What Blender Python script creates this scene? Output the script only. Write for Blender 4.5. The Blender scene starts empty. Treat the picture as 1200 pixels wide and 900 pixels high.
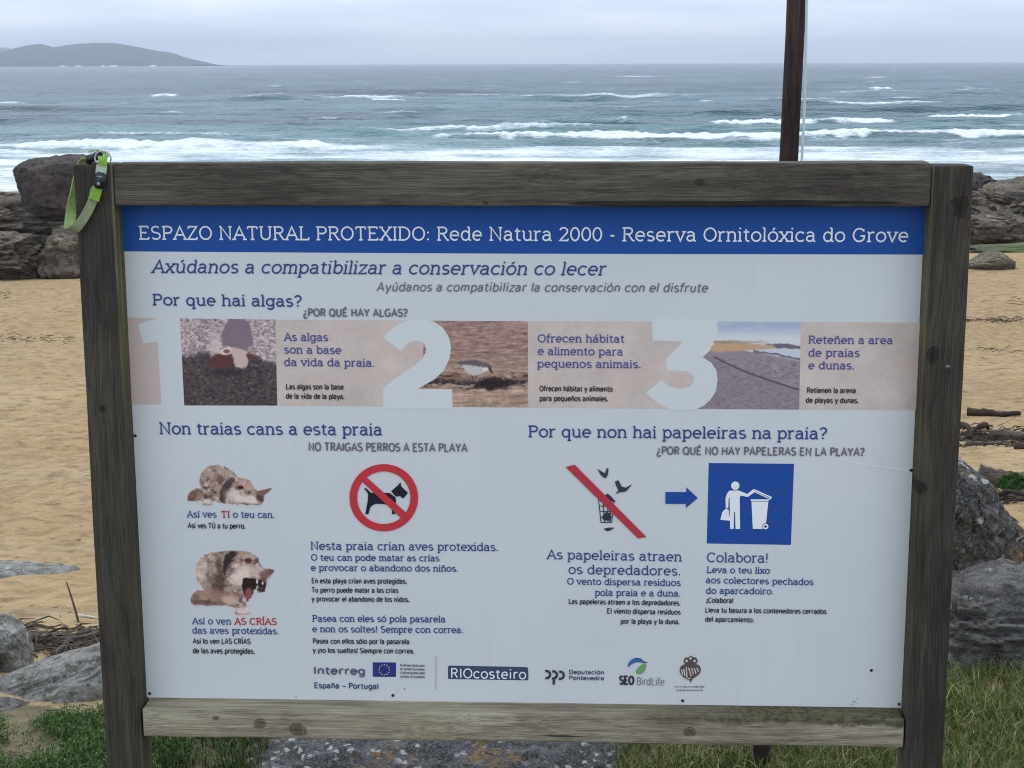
import bpy, bmesh, math, random
import numpy as np
from mathutils import Matrix, Vector

# ------------------------------------------------------------------ camera, world, sun, exposure
F = 1880.948                      # focal length in photo pixels (photo 1200 x 900)
PIT, ROLL, YAW = .19730054, -.0032705, -.04408443
EYE = np.array([0., 0., 5.5])     # eye 5.5 m above the sea
SC = bpy.context.scene
COL = SC.collection
fw = np.array([0, math.cos(PIT), -math.sin(PIT)]); r0 = np.array([1., 0, 0]); u0 = np.cross(r0, fw)
CR = math.cos(ROLL) * r0 + math.sin(ROLL) * u0
CU = -math.sin(ROLL) * r0 + math.cos(ROLL) * u0
cam = bpy.data.cameras.new('camera'); camo = bpy.data.objects.new('camera', cam); COL.objects.link(camo)
cam.sensor_width = 36; cam.lens = F / 1200 * 36; cam.clip_start = .1; cam.clip_end = 40000
camo.matrix_world = Matrix(((CR[0], CU[0], -fw[0], EYE[0]), (CR[1], CU[1], -fw[1], EYE[1]), (CR[2], CU[2], -fw[2], EYE[2]), (0, 0, 0, 1)))
SC.camera = camo
SC.render.engine = "CYCLES"; SC.cycles.filter_width = 1.1; SC.cycles.use_denoising = True
SC.view_settings.view_transform = 'Standard'; SC.view_settings.look = 'None'
SC.view_settings.exposure = 0.17; SC.view_settings.gamma = 1; SC.view_settings.use_curve_mapping = False
SUN_EL, SUN_AZ = math.radians(58), math.radians(-25)      # azimuth from +Y (over the sea), clockwise
world = bpy.data.worlds.new('World'); SC.world = world; world.use_nodes = True
NT = world.node_tree; NT.nodes.clear()


def _n(nt, t, **kw):
    n = nt.nodes.new(t)
    for k, v in kw.items():
        if k == 'inp':
            for i, x in v.items(): n.inputs[i].default_value = x
        else: setattr(n, k, v)
    return n


def world_nodes():
    L = NT.links
    out = _n(NT, 'ShaderNodeOutputWorld'); bg = _n(NT, 'ShaderNodeBackground', inp={1: .1})
    sky = _n(NT, 'ShaderNodeTexSky', sky_type='NISHITA', sun_disc=False, sun_elevation=SUN_EL, sun_rotation=SUN_AZ)
    tc = _n(NT, 'ShaderNodeTexCoord')
    mp = _n(NT, 'ShaderNodeMapping'); mp.inputs['Scale'].default_value = (5, 5, 38)
    nz = _n(NT, 'ShaderNodeTexNoise', inp={'Scale': 1.0, 'Detail': 5, 'Roughness': .5})
    rp = _n(NT, 'ShaderNodeValToRGB')
    rp.color_ramp.elements[0].position = .40; rp.color_ramp.elements[0].color = (5.3, 6.25, 7.6, 1)
    rp.color_ramp.elements[1].position = .64; rp.color_ramp.elements[1].color = (7.4, 8.0, 8.7, 1)
    e = rp.color_ramp.elements.new(.5); e.color = (6.0, 6.9, 8.3, 1)
    mx = _n(NT, 'ShaderNodeMixRGB', inp={0: .93})
    L.new(tc.outputs['Generated'], mp.inputs[0]); L.new(mp.outputs[0], nz.inputs['Vector']); L.new(nz.outputs['Fac'], rp.inputs[0])
    L.new(sky.outputs[0], mx.inputs[1]); L.new(rp.outputs[0], mx.inputs[2])
    sp = _n(NT, 'ShaderNodeSeparateXYZ'); L.new(tc.outputs['Generated'], sp.inputs[0])          # overcast: brighter overhead than at the horizon
    el = _n(NT, 'ShaderNodeMapRange', inp={1: 0., 2: 1., 3: 1.34, 4: 1.80}); L.new(sp.outputs[2], el.inputs[0])
    mu = _n(NT, 'ShaderNodeMixRGB', blend_type='MULTIPLY', inp={0: 1}); L.new(mx.outputs[0], mu.inputs[1]); L.new(el.outputs[0], mu.inputs[2])
    L.new(mu.outputs[0], bg.inputs[0]); L.new(bg.outputs[0], out.inputs[0])


world_nodes()
sun = bpy.data.lights.new('sun', 'SUN'); suno = bpy.data.objects.new('sun', sun); COL.objects.link(suno)
sun.energy = .7; sun.angle = math.radians(25); sun.color = (1, .97, .92)
sd = Vector((math.sin(SUN_AZ) * math.cos(SUN_EL), math.cos(SUN_AZ) * math.cos(SUN_EL), math.sin(SUN_EL)))
suno.rotation_euler = sd.to_track_quat('Z', 'Y').to_euler(); suno.location = (0, 0, 30)


# ------------------------------------------------------------------ helpers
def ray(px, py): return fw + CR * (px - 600) / F - CU * (py - 450) / F
def at(px, py, Y):
    d = ray(px, py); return EYE + d * (Y / d[1])
def lin(c):
    c = np.asarray(c, float) / 255.
    return np.where(c <= .04045, c / 12.92, ((c + .055) / 1.055) ** 2.4)
PANEL_SEEN = lin((170, 183, 193))
def alb(*c): return np.clip(lin(c) / PANEL_SEEN * .70, .004, .9)      # ink colour as seen on the panel -> base colour


def tag(o, label=None, cat=None, group=None, kind=None):
    if label: o['label'] = label
    if cat: o['category'] = cat
    if group: o['group'] = group
    if kind: o['kind'] = kind
    return o
def empty(name, loc, rz=0):
    o = bpy.data.objects.new(name, None); COL.objects.link(o); o.location = loc; o.rotation_euler = (0, 0, rz); o.empty_display_size = .1
    return o
def mesh(name, V, Fc, mat=None, parent=None, smooth=False, loc=None, cols=None, attrs=None):
    me = bpy.data.meshes.new(name)
    V = np.asarray(V, np.float32).reshape(-1, 3)
    if isinstance(Fc, np.ndarray):
        k = Fc.shape[1]; nf = len(Fc)
        me.vertices.add(len(V)); me.vertices.foreach_set('co', V.ravel())
        me.loops.add(nf * k); me.loops.foreach_set('vertex_index', Fc.ravel().astype(np.int32))
        me.polygons.add(nf); me.polygons.foreach_set('loop_start', np.arange(0, nf * k, k, dtype=np.int32))
        me.update(calc_edges=True)
    else:
        me.from_pydata(V.tolist(), [], [list(map(int, f)) for f in Fc]); me.update()
    me.validate()
    if smooth: me.polygons.foreach_set('use_smooth', [True] * len(me.polygons))
    if cols is not None:
        a = me.color_attributes.new('Col', 'FLOAT_COLOR', 'POINT')
        c = np.ones((len(V), 4), np.float32); c[:, :3] = cols; a.data.foreach_set('color', c.ravel())
    for k, v in (attrs or {}).items():
        a = me.attributes.new(k, 'FLOAT', 'POINT'); a.data.foreach_set('value', np.asarray(v, np.float32))
    o = bpy.data.objects.new(name, me); COL.objects.link(o)
    if mat: me.materials.append(mat)
    if parent: o.parent = parent
    if loc is not None: o.location = loc
    return o
def grid_faces(nr, nc):
    i = np.arange((nr - 1) * (nc - 1)); r, c = i // (nc - 1), i % (nc - 1); a = r * nc + c
    return np.stack([a, a + 1, a + nc + 1, a + nc], 1)


# numpy gradient noise
_rs = np.random.RandomState(7)
_PERM = _rs.permutation(4096); _GR = _rs.normal(size=(4096, 3)); _GR /= np.linalg.norm(_GR, axis=1)[:, None]
def perlin(P):
    P = np.asarray(P, float); I = np.floor(P).astype(np.int64); f = P - I; w = f * f * f * (f * (f * 6 - 15) + 10); out = 0
    for dx in (0, 1):
        for dy in (0, 1):
            for dz in (0, 1):
                h = _PERM[(_PERM[(_PERM[(I[:, 0] + dx) & 4095] + I[:, 1] + dy) & 4095] + I[:, 2] + dz) & 4095]
                g = np.einsum('ij,ij->i', _GR[h], f - [dx, dy, dz])
                out = out + g * np.where(dx, w[:, 0], 1 - w[:, 0]) * np.where(dy, w[:, 1], 1 - w[:, 1]) * np.where(dz, w[:, 2], 1 - w[:, 2])
    return out * 1.5
def fbm(P, o=4, g=.5, ridged=False):
    P = np.asarray(P, float); s = 0; a = 1
    for k in range(o):
        n = perlin(P * 2 ** k + 17.3 * k)
        s = s + a * ((1 - 2 * np.abs(n)) if ridged else n); a *= g
    return s
def xy3(x, y, z=0): return np.stack([x, y, np.zeros_like(x) + z], 1)
def sstep(a, b, x):
    t = np.clip((x - a) / (b - a), 0, 1); return t * t * (3 - 2 * t)


# ------------------------------------------------------------------ materials
class NB:
    def __init__(s, name):
        s.m = bpy.data.materials.new(name); s.m.use_nodes = True; s.nt = s.m.node_tree; s.nt.nodes.clear()
        s.out = s.n('ShaderNodeOutputMaterial')
    def n(s, t, **kw): return _n(s.nt, t, **kw)
    def l(s, a, b): s.nt.links.new(a, b)
    def tex(s, co, scale, detail=4, rough=.55, dist=0, typ='noise', feat=None):
        if typ == 'noise': t = s.n('ShaderNodeTexNoise', inp={'Scale': scale, 'Detail': detail, 'Roughness': rough, 'Distortion': dist})
        else:
            t = s.n('ShaderNodeTexVoronoi', inp={'Scale': scale})
            if feat: t.feature = feat
        s.l(co, t.inputs['Vector']); return t.outputs['Fac' if typ == 'noise' else 'Distance']
    def map(s, co, scale=(1, 1, 1), loc=(0, 0, 0), rot=(0, 0, 0)):
        m = s.n('ShaderNodeMapping'); m.inputs['Scale'].default_value = scale; m.inputs['Location'].default_value = loc; m.inputs['Rotation'].default_value = rot
        s.l(co, m.inputs[0]); return m.outputs[0]
    def ramp(s, f, *st):
        r = s.n('ShaderNodeValToRGB'); cr = r.color_ramp
        while len(cr.elements) < len(st): cr.elements.new(.5)
        for e, (p, c) in zip(cr.elements, st):
            e.position = p; e.color = (*c, 1) if hasattr(c, '__len__') else (c, c, c, 1)
        s.l(f, r.inputs[0]); return r.outputs[0]
    def mix(s, f, a, b, mode='MIX'):
        m = s.n('ShaderNodeMixRGB', blend_type=mode)
        for i, v in ((0, f), (1, a), (2, b)):
            if isinstance(v, (int, float)): m.inputs[i].default_value = v if i == 0 else (v, v, v, 1)
            elif isinstance(v, (tuple, list, np.ndarray)): m.inputs[i].default_value = (*[float(q) for q in v], 1)
            else: s.l(v, m.inputs[i])
        return m.outputs[0]
    def math(s, op, a, b=0):
        m = s.n('ShaderNodeMath', operation=op)
        for i, v in ((0, a), (1, b)):
            if isinstance(v, (int, float)): m.inputs[i].default_value = v
            else: s.l(v, m.inputs[i])
        return m.outputs[0]
    def attr(s, name, what='Fac'): return s.n('ShaderNodeAttribute', attribute_name=name).outputs[what]
    def obj(s): return s.n('ShaderNodeTexCoord').outputs['Object']
    def pos(s): return s.n('ShaderNodeNewGeometry').outputs['Position']
    def rnd(s): return s.n('ShaderNodeObjectInfo').outputs['Random']
    def end(s, col, rough=.8, bump=None, bdist=.01, bstr=1, spec=.3, metal=0, trans=0):
        b = s.n('ShaderNodeBsdfPrincipled'); s.b = b
        for v, i in ((col, 'Base Color'), (rough, 'Roughness')):
            if isinstance(v, (tuple, list, np.ndarray)): b.inputs[i].default_value = (*[float(q) for q in v], 1)
            elif isinstance(v, (int, float)): b.inputs[i].default_value = v
            else: s.l(v, b.inputs[i])
        b.inputs['Specular IOR Level'].default_value = spec; b.inputs['Metallic'].default_value = metal
        if bump is not None:
            bp = s.n('ShaderNodeBump', inp={'Strength': bstr, 'Distance': bdist}); s.l(bump, bp.inputs['Height']); s.l(bp.outputs[0], b.inputs['Normal'])
        s.l(b.outputs[0], s.out.inputs[0]); return s.m


def plain(name, c, rough=.6, spec=.3, metal=0, var=.0, scale=40):
    k = NB(name)
    if not var: return k.end(tuple(c), rough, spec=spec, metal=metal)
    t = k.tex(k.obj(), scale, 5)
    return k.end(k.mix(k.ramp(t, (.3, 0), (.7, 1)), np.asarray(c) * (1 - var), np.asarray(c) * (1 + var)), rough, spec=spec, metal=metal, bump=t, bdist=.0005)


def wood(name, axis, dark, mid, light, knots=(), green=None, seed=0, inner=False):
    """weathered timber, grain along object axis 0 (x) or 2 (z); knots = (along, across, radius)"""
    k = NB(name); co = k.obj(); L = (3, 95, 95) if axis == 0 else (95, 95, 3)
    co = k.map(co, loc=(seed * 3.1, seed * 1.7, seed * 2.3))
    wob = k.tex(k.map(co, (2, 7, 7) if axis == 0 else (7, 7, 2)), 1.0, 2)
    wv = k.n('ShaderNodeVectorMath', operation='SCALE'); wv.inputs['Scale'].default_value = .02
    k.l(k.n('ShaderNodeCombineXYZ').outputs[0], wv.inputs[0])
    cb = k.n('ShaderNodeCombineXYZ'); k.l(wob, cb.inputs[1 if axis == 0 else 0]); k.l(wv.outputs[0], k.n('ShaderNodeVectorMath').inputs[0])
    ws = k.n('ShaderNodeVectorMath', operation='MULTIPLY_ADD'); k.l(cb.outputs[0], ws.inputs[0]); ws.inputs[1].default_value = (.05, .05, .05); k.l(co, ws.inputs[2])
    cw = ws.outputs[0]
    kd = None
    for (a, c, r) in knots:
        off = k.n('ShaderNodeVectorMath', operation='SUBTRACT'); k.l(k.obj(), off.inputs[0]); off.inputs[1].default_value = (a, 0, c) if axis == 0 else (c, 0, a)
        sc = k.n('ShaderNodeVectorMath', operation='MULTIPLY'); k.l(off.outputs[0], sc.inputs[0]); sc.inputs[1].default_value = ((.8 / r, 0, 1 / r) if axis == 0 else (1 / r, 0, .8 / r))
        ln = k.n('ShaderNodeVectorMath', operation='LENGTH'); k.l(sc.outputs[0], ln.inputs[0])
        kd = ln.outputs['Value'] if kd is None else k.math('MINIMUM', kd, ln.outputs['Value'])
    g1 = k.tex(k.map(cw, L), 1.3, 6, .6)
    g2 = k.tex(k.map(cw, tuple(np.array(L) * np.where(np.arange(3) == axis, 2.5, 4.5))), 1.9, 4, .6)
    blot = k.tex(k.map(co, (2.2, 6, 6) if axis == 0 else (6, 6, 2.2)), 1.3, 6, .62)
    blo2 = k.tex(k.map(co, (3, 11, 11) if axis == 0 else (11, 11, 3), loc=(4, 7, 2)), 1.6, 5, .65)
    D, Mi, Li = np.array(dark), np.array(mid), np.array(light)
    c = k.ramp(g1, (.30, D * 1.15), (.5, Mi), (.70, Li * .92))
    c = k.mix(k.ramp(blot, (.36, .75), (.52, 0)), c, D * np.array((1.0, .94, .98)))
    c = k.mix(k.ramp(blot, (.52, 0), (.72, .7)), c, Li * np.array((.93, .93, .80)))
    c = k.mix(k.ramp(blo2, (.58, 0), (.74, .55)), c, Li * 1.12)
    c = k.mix(k.ramp(blo2, (.28, .6), (.40, 0)), c, D * .55)
    c = k.mix(k.ramp(g2, (.36, .62), (.52, 0)), c, D * .62)
    c = k.mix(k.ramp(g2, (.54, 0), (.70, .35)), c, Li * 1.15)
    crack = k.ramp(k.tex(k.map(cw, tuple(np.array(L) * np.where(np.arange(3) == axis, .35, .55))), 1.0, 2, .4), (.27, 1), (.30, 0))
    c = k.mix(k.math('MULTIPLY', crack, .8), c, (.018, .016, .014))
    h = k.math('SUBTRACT', k.math('ADD', g1, k.math('MULTIPLY', g2, .7)), k.math('MULTIPLY', crack, .6))
    if green is not None:                               # rotten, mossy upper edge at one end
        gs = k.n('ShaderNodeSeparateXYZ'); k.l(k.obj(), gs.inputs[0]); gn = k.math('MULTIPLY', k.math('SUBTRACT', k.tex(co, 30, 5, .7), .5), .035)
        gz = k.ramp(k.math('SUBTRACT', k.math('ADD', gs.outputs[2], gn), green), (0, 0), (.006, .85)); gx_ = k.ramp(gs.outputs[0], (.12, .12), (.45, 1))
        c = k.mix(k.math('MULTIPLY', gz, gx_), c, k.mix(k.ramp(k.tex(co, 90, 3), (.4, 0), (.6, 1)), (.045, .038, .02), (.12, .105, .05)))
    if inner:                                           # algae on the damp inner sides of the upper posts
        gs = k.n('ShaderNodeSeparateXYZ'); k.l(k.obj(), gs.inputs[0]); ax = k.math('ABSOLUTE', gs.outputs[0])
        mk = k.math('MULTIPLY', k.math('LESS_THAN', ax, .7505), k.ramp(k.math('ADD', k.math('SUBTRACT', gs.outputs[2], 4.5), k.math('MULTIPLY', k.math('SUBTRACT', k.tex(co, 9, 4), .5), .3)), (.25, .25), (.55, .9)))
        c = k.mix(mk, c, k.mix(k.ramp(g1, (.35, 0), (.65, 1)), (.075, .066, .034), (.19, .17, .095)))
    if kd is not None:
        kd = k.math('ADD', kd, k.math('MULTIPLY', k.math('SUBTRACT', k.tex(co, 45, 3, .6), .5), .9))
        ring = k.math('SINE', k.math('MULTIPLY', kd, 15))
        c = k.mix(k.ramp(kd, (.30, .8), (.55, 0)), k.mix(k.math('MULTIPLY', k.ramp(kd, (.4, 0), (.5, .45), (1, 0)), ring), c, np.array(dark) * .4),
                  k.mix(k.ramp(g2, (.4, 0), (.6, 1)), np.array(dark) * .25, np.array(dark) * .75))
        c = k.mix(k.ramp(kd, (.40, 0), (.47, .45), (.62, 0)), c, (.015, .013, .011))
    return k.end(c, .85, bump=h, bdist=.0016, spec=.15)


M = {}
M['post'] = wood('post_wood', 2, (.036, .030, .024), (.068, .057, .044), (.118, .099, .076), ((4.97, .764, .022), (5.245, .80, .028), (4.72, .752, .02), (4.86, -.79, .012)), seed=1, inner=True)
M['rail_dark'] = wood('rail_wood', 0, (.052, .043, .035), (.118, .100, .076), (.195, .168, .128), ((.33, 5.287, .013), (-.06, 5.25, .008)), seed=2)
M['rail_light'] = wood('light_rail_wood', 0, (.15, .123, .083), (.36, .305, .22), (.53, .47, .36), ((-.435, 4.214, .0255), (-.51, 4.228, .017), (.332, 4.2225, .017), (-.597, 4.238, .009)), green=4.240, seed=3)
M['pole'] = wood('pole_wood', 2, (.022, .013, .012), (.050, .031, .029), (.085, .056, .05), seed=4)


def rock_mat(name, dark, mid, light, lichen=.3, lich_col=(.42, .42, .40), orange=0, scale=1.0, strat=False, moss=0):
    k = NB(name); co = k.obj()
    rv = k.n('ShaderNodeVectorMath', operation='ADD'); k.l(co, rv.inputs[0])
    cb = k.n('ShaderNodeCombineXYZ'); k.l(k.math('MULTIPLY', k.rnd(), 37.), cb.inputs[0]); k.l(cb.outputs[0], rv.inputs[1]); co = rv.outputs[0]
    cs = k.map(co, (1, 1, 3.2), rot=(.15, .35, 0)) if strat else co
    a = k.tex(cs, 2.2 * scale, 8, .65); b = k.tex(cs, 17 * scale, 6, .7); d = k.tex(cs, 70 * scale, 4, .7)
    c = k.ramp(a, (.32, dark), (.5, mid), (.68, light))
    c = k.mix(k.ramp(b, (.38, .85), (.55, 0)), c, np.array(dark) * .55)
    c = k.mix(k.ramp(d, (.5, 0), (.72, .6)), c, np.array(light) * 1.5)
    if orange:
        og = k.math('MULTIPLY', k.ramp(k.tex(co, 3.1 * scale, 3, .6), (.56, 0), (.64, 1)), k.ramp(k.tex(co, 28 * scale, 5, .7), (.42, 0), (.55, 1)))
        c = k.mix(k.math('MULTIPLY', og, orange * .8), c, (.24, .125, .025))
    if lichen:
        wp = k.n('ShaderNodeVectorMath', operation='MULTIPLY_ADD'); nz = k.n('ShaderNodeTexNoise', inp={'Scale': 25 * scale, 'Detail': 3}); k.l(co, nz.inputs['Vector'])
        k.l(nz.outputs['Color'], wp.inputs[0]); wp.inputs[1].default_value = (.06 / scale,) * 3; k.l(co, wp.inputs[2])
        vo = k.tex(wp.outputs[0], 13 * scale, typ='vor'); vp = k.tex(co, 3 * scale, 3)
        msk = k.math('MULTIPLY', k.ramp(vo, (.22, 1), (.34, 0)), k.ramp(vp, (.62 - lichen * .4, 0), (.68 - lichen * .3, 1)))
        c = k.mix(k.math('MULTIPLY', msk, .85), c, lich_col)
        fl = k.ramp(k.tex(co, 42 * scale, 5, .75), (.56, 0), (.66, lichen))
        c = k.mix(fl, c, np.array(lich_col) * .8)
    if moss: c = k.mix(k.ramp(k.tex(co, 2.5 * scale, 5, .6), (.42, 0), (.56, moss)), c, (.085, .115, .03))
    h = k.math('ADD', k.math('MULTIPLY', a, .6), k.math('ADD', k.math('MULTIPLY', b, .45), k.math('MULTIPLY', d, .15)))
    return k.end(c, .9, bump=h, bdist=.05 / scale, spec=.25)


M['rock_far'] = rock_mat('headland_rock', (.042, .036, .031), (.135, .110, .086), (.30, .24, .172), lichen=0, scale=.55, strat=True)
M['boulder_far'] = rock_mat('smooth_boulder_rock', (.042, .034, .031), (.076, .061, .054), (.125, .102, .088), lichen=0, scale=.5)
M['rock_dark'] = rock_mat('dark_lichen_rock', (.028, .026, .024), (.080, .074, .066), (.185, .172, .15), lichen=.55, orange=.9, scale=1.5)
M['rock_slab'] = rock_mat('dark_slab_rock', (.034, .032, .030), (.098, .090, .080), (.205, .19, .168), lichen=.12, lich_col=(.30, .30, .29), scale=2.2, strat=True)
M['rock_grey'] = rock_mat('grey_granite_rock', (.10, .095, .082), (.225, .212, .185), (.36, .34, .30), lichen=.3, scale=1.4)
M['rock_front'] = rock_mat('front_lichen_rock', (.020, .020, .022), (.065, .065, .067), (.19, .185, .18), lichen=.55, lich_col=(.42, .41, .385), orange=1, scale=2.7)
M['rock_algae'] = rock_mat('algae_rock', (.05, .045, .035), (.12, .105, .075), (.2, .18, .13), lichen=0, scale=.6, moss=.95)


def beach_mat():
    k = NB('beach_sand'); p = k.pos()
    sp = k.n('ShaderNodeSeparateXYZ'); k.l(p, sp.inputs[0])
    a = k.tex(p, .35, 5, .55); b = k.tex(k.map(p, (1, 1, .3)), 5.5, 5, .6); g = k.tex(p, 160, 3, .7); st = k.tex(k.map(p, (.35, 1.6, 0)), 1.1, 5, .6)
    c = k.ramp(a, (.3, (.395, .262, .125)), (.55, (.46, .315, .158)), (.75, (.52, .37, .20)))
    c = k.mix(k.ramp(st, (.5, 0), (.72, .5)), c, (.40, .31, .21))
    c = k.mix(k.ramp(b, (.36, .6), (.52, 0)), c, (.245, .165, .085))
    c = k.mix(k.ramp(g, (.52, 0), (.74, .4)), c, (.52, .41, .26))
    c = k.mix(k.ramp(g, (.24, .5), (.36, 0)), c, (.22, .15, .085))
    ft = k.tex(k.map(p, (1, .75, .3)), 9.5, 3, .6); c = k.mix(k.ramp(ft, (.34, .62), (.46, 0)), c, (.20, .135, .07)); c = k.mix(k.ramp(ft, (.56, 0), (.70, .45)), c, (.56, .43, .26))
    vs = k.tex(p, 7, typ='vor'); c = k.mix(k.ramp(vs, (.035, .75), (.06, 0)), c, (.09, .06, .04))
    soil = k.math('ADD', k.attr('soil'), k.math('MULTIPLY', k.math('SUBTRACT', k.tex(p, 9, 5, .65), .5), .9))
    c = k.mix(k.ramp(soil, (.45, 0), (.6, .95)), c, k.mix(k.ramp(b, (.35, 0), (.65, 1)), (.10, .085, .05), (.24, .195, .12)))
    wet = k.ramp(sp.outputs[2], (.10, 1), (.45, 0))
    c = k.mix(k.math('MULTIPLY', wet, .6), c, (.17, .135, .09))
    h = k.math('ADD', k.math('MULTIPLY', b, 1.0), k.math('ADD', k.math('MULTIPLY', g, .03), k.math('MULTIPLY', k.tex(p, 14, 4, .6), .45)))
    return k.end(c, .92, bump=h, bdist=.11, spec=.15)


def sea_mat():
    k = NB('sea_water'); p = k.pos()
    deep = k.attr('shoal')
    body = k.ramp(deep, (0, (.020, .043, .062)), (.3, (.042, .102, .114)), (.7, (.085, .19, .19)), (1, (.24, .32, .31)))
    n1 = k.math('ADD', k.math('MULTIPLY', k.tex(k.map(p, (.5, 1, 1)), 1.3, 5, .65), .5), k.tex(k.map(p, (.4, 1, 1)), .33, 5, .6)); n2 = k.tex(k.map(p, (.012, .05, 1)), 1, 7, .7)
    body = k.mix(k.ramp(n2, (.38, .9), (.56, 0)), body, (.008, .020, .028)); body = k.mix(k.ramp(n2, (.54, 0), (.7, .5)), body, (.10, .16, .175))
    bp = k.n('ShaderNodeBump', inp={'Strength': 1, 'Distance': .55}); k.l(n1, bp.inputs['Height'])
    df = k.n('ShaderNodeBsdfDiffuse'); k.l(body, df.inputs[0]); k.l(bp.outputs[0], df.inputs['Normal'])
    gl = k.n('ShaderNodeBsdfGlossy', inp={'Roughness': .28, 'Color': (.9, .95, 1, 1)}); k.l(bp.outputs[0], gl.inputs['Normal'])
    fr = k.n('ShaderNodeFresnel', inp={'IOR': 1.33}); k.l(bp.outputs[0], fr.inputs['Normal'])
    fac = k.math('MINIMUM', k.math('MULTIPLY', fr.outputs[0], .70), .42)
    w = k.n('ShaderNodeMixShader'); k.l(fac, w.inputs[0]); k.l(df.outputs[0], w.inputs[1]); k.l(gl.outputs[0], w.inputs[2])
    fo = k.n('ShaderNodeBsdfDiffuse', inp={'Color': (.80, .83, .84, 1)})
    fb = k.n('ShaderNodeBump', inp={'Strength': .6, 'Distance': .25}); k.l(k.tex(p, 2.2, 5, .7), fb.inputs['Height']); k.l(fb.outputs[0], fo.inputs['Normal'])
    t = k.tex(k.map(p, (.22, .55, 1)), .9, 7, .7); t2 = k.tex(k.map(p, (.5, 1, 1)), 4.5, 4, .7)
    ff = k.math('ADD', k.attr('foam'), k.math('ADD', k.math('MULTIPLY', k.math('SUBTRACT', t, .5), 1.5), k.math('MULTIPLY', k.math('SUBTRACT', t2, .5), 1.1)))
    fm = k.ramp(ff, (.30, 0), (.85, 1))
    ms = k.n('ShaderNodeMixShader'); k.l(fm, ms.inputs[0]); k.l(w.outputs[0], ms.inputs[1]); k.l(fo.outputs[0], ms.inputs[2])
    k.l(ms.outputs[0], k.out.inputs[0]); return k.m


M['sand'] = beach_mat(); M['sea'] = sea_mat()
k = NB('island_heath'); t = k.tex(k.pos(), .02, 6, .6); M['island'] = k.end(k.ramp(t, (.35, (.030, .037, .030)), (.65, (.075, .08, .06))), .95)
M['white'] = plain('white_paint', (.75, .75, .74), .5)
M['ink_tmp'] = None
_ink = {}
def ink(*c):
    if c not in _ink: _ink[c] = plain('print_ink', alb(*c), .45, .25)
    return _ink[c]
k = NB('panel_print_base'); po = k.obj(); t = k.tex(po, 3, 4); s = k.tex(po, 55, 3, .8)
c = k.mix(k.ramp(t, (.3, 0), (.7, 1)), (.675, .690, .690), (.71, .71, .705)); sheen_streak = k.tex(k.map(po, (38, 1, 2.2)), 1, 5, .6); c = k.mix(k.ramp(sheen_streak, (.55, 0), (.75, .16)), c, (.52, .53, .50)); c = k.mix(k.ramp(s, (.74, 0), (.79, .5)), c, (.36, .35, .31)); c = k.mix(k.ramp(k.tex(po, 1.7, 6, .65), (.5, 0), (.68, .28)), c, (.60, .635, .635))  # subtle reflections put into the board colour as faint streaks and blotches
M['panel'] = k.end(c, k.ramp(t, (.3, .34), (.7, .5)), spec=.35, bump=k.tex(po, 2.2, 2), bdist=.004)
k = NB('printed_picture'); M['picture'] = k.end(k.attr('Col', 'Color'), .45, spec=.25)
k = NB('leaf'); c = k.attr('Col', 'Color'); M['leaf'] = k.end(c, .7, spec=.2)
M['screw'] = plain('dull_steel', (.16, .15, .14), .45, .4, .7)
M['screw_dark'] = plain('dark_screw', (.05, .045, .045), .5, .4, .5)


# ------------------------------------------------------------------ the ground: one sheet from the dune edge down under the sea
PR = np.array([(-60, 3.95), (-4, 3.95), (0, 3.93), (4.0, 3.92), (4.6, 3.81), (5, 3.72), (6, 3.5), (7, 3.27), (9, 2.97), (12, 2.6), (20, 1.86), (35, 1.1), (50, .62), (68, .12), (90, -.6), (140, -2.2), (260, -3.0)])
def ground_z(x, y):
    x = np.atleast_1d(np.asarray(x, float)); y = np.atleast_1d(np.asarray(y, float))
    z = np.interp(y, PR[:, 0], PR[:, 1]); s = np.clip(np.abs(y) / 14, .12, 1)
    z = z + fbm(xy3(x / 9, y / 9), 2) * .10 * s + fbm(xy3(x / 2.2, y / 2.2, 4), 2) * .035
    z = z + fbm(xy3(x / .32, y / .32, 9), 3) * .020 * sstep(36, 20, y) * (.25 + .75 * sstep(4.2, 6, y)) + fbm(xy3(x / .13, y / .13, 2), 2) * .009 * sstep(16, 8, y)
    return z
rows = np.concatenate([np.linspace(-30, 2.4, 12), 2.5 * (260 / 2.5) ** np.linspace(0, 1, 620)])
tc = np.linspace(-1, 1, 560)
half = 2.2 + .62 * np.abs(rows)
X = (half[:, None] * tc).ravel(); Y = np.repeat(rows, len(tc))
Z = ground_z(X, Y)
soil = sstep(3.86, 3.66, Y + fbm(xy3(X / .5, Y / .5), 2) * .12 - .12 * sstep(.2, 1., X))
beach = mesh('beach', np.stack([X, Y, Z], 1), grid_faces(len(rows), len(tc)), M['sand'], smooth=True, attrs={'soil': soil})
tag(beach, kind='structure', label='golden sand beach sloping from the dune edge down to the surf')


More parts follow.
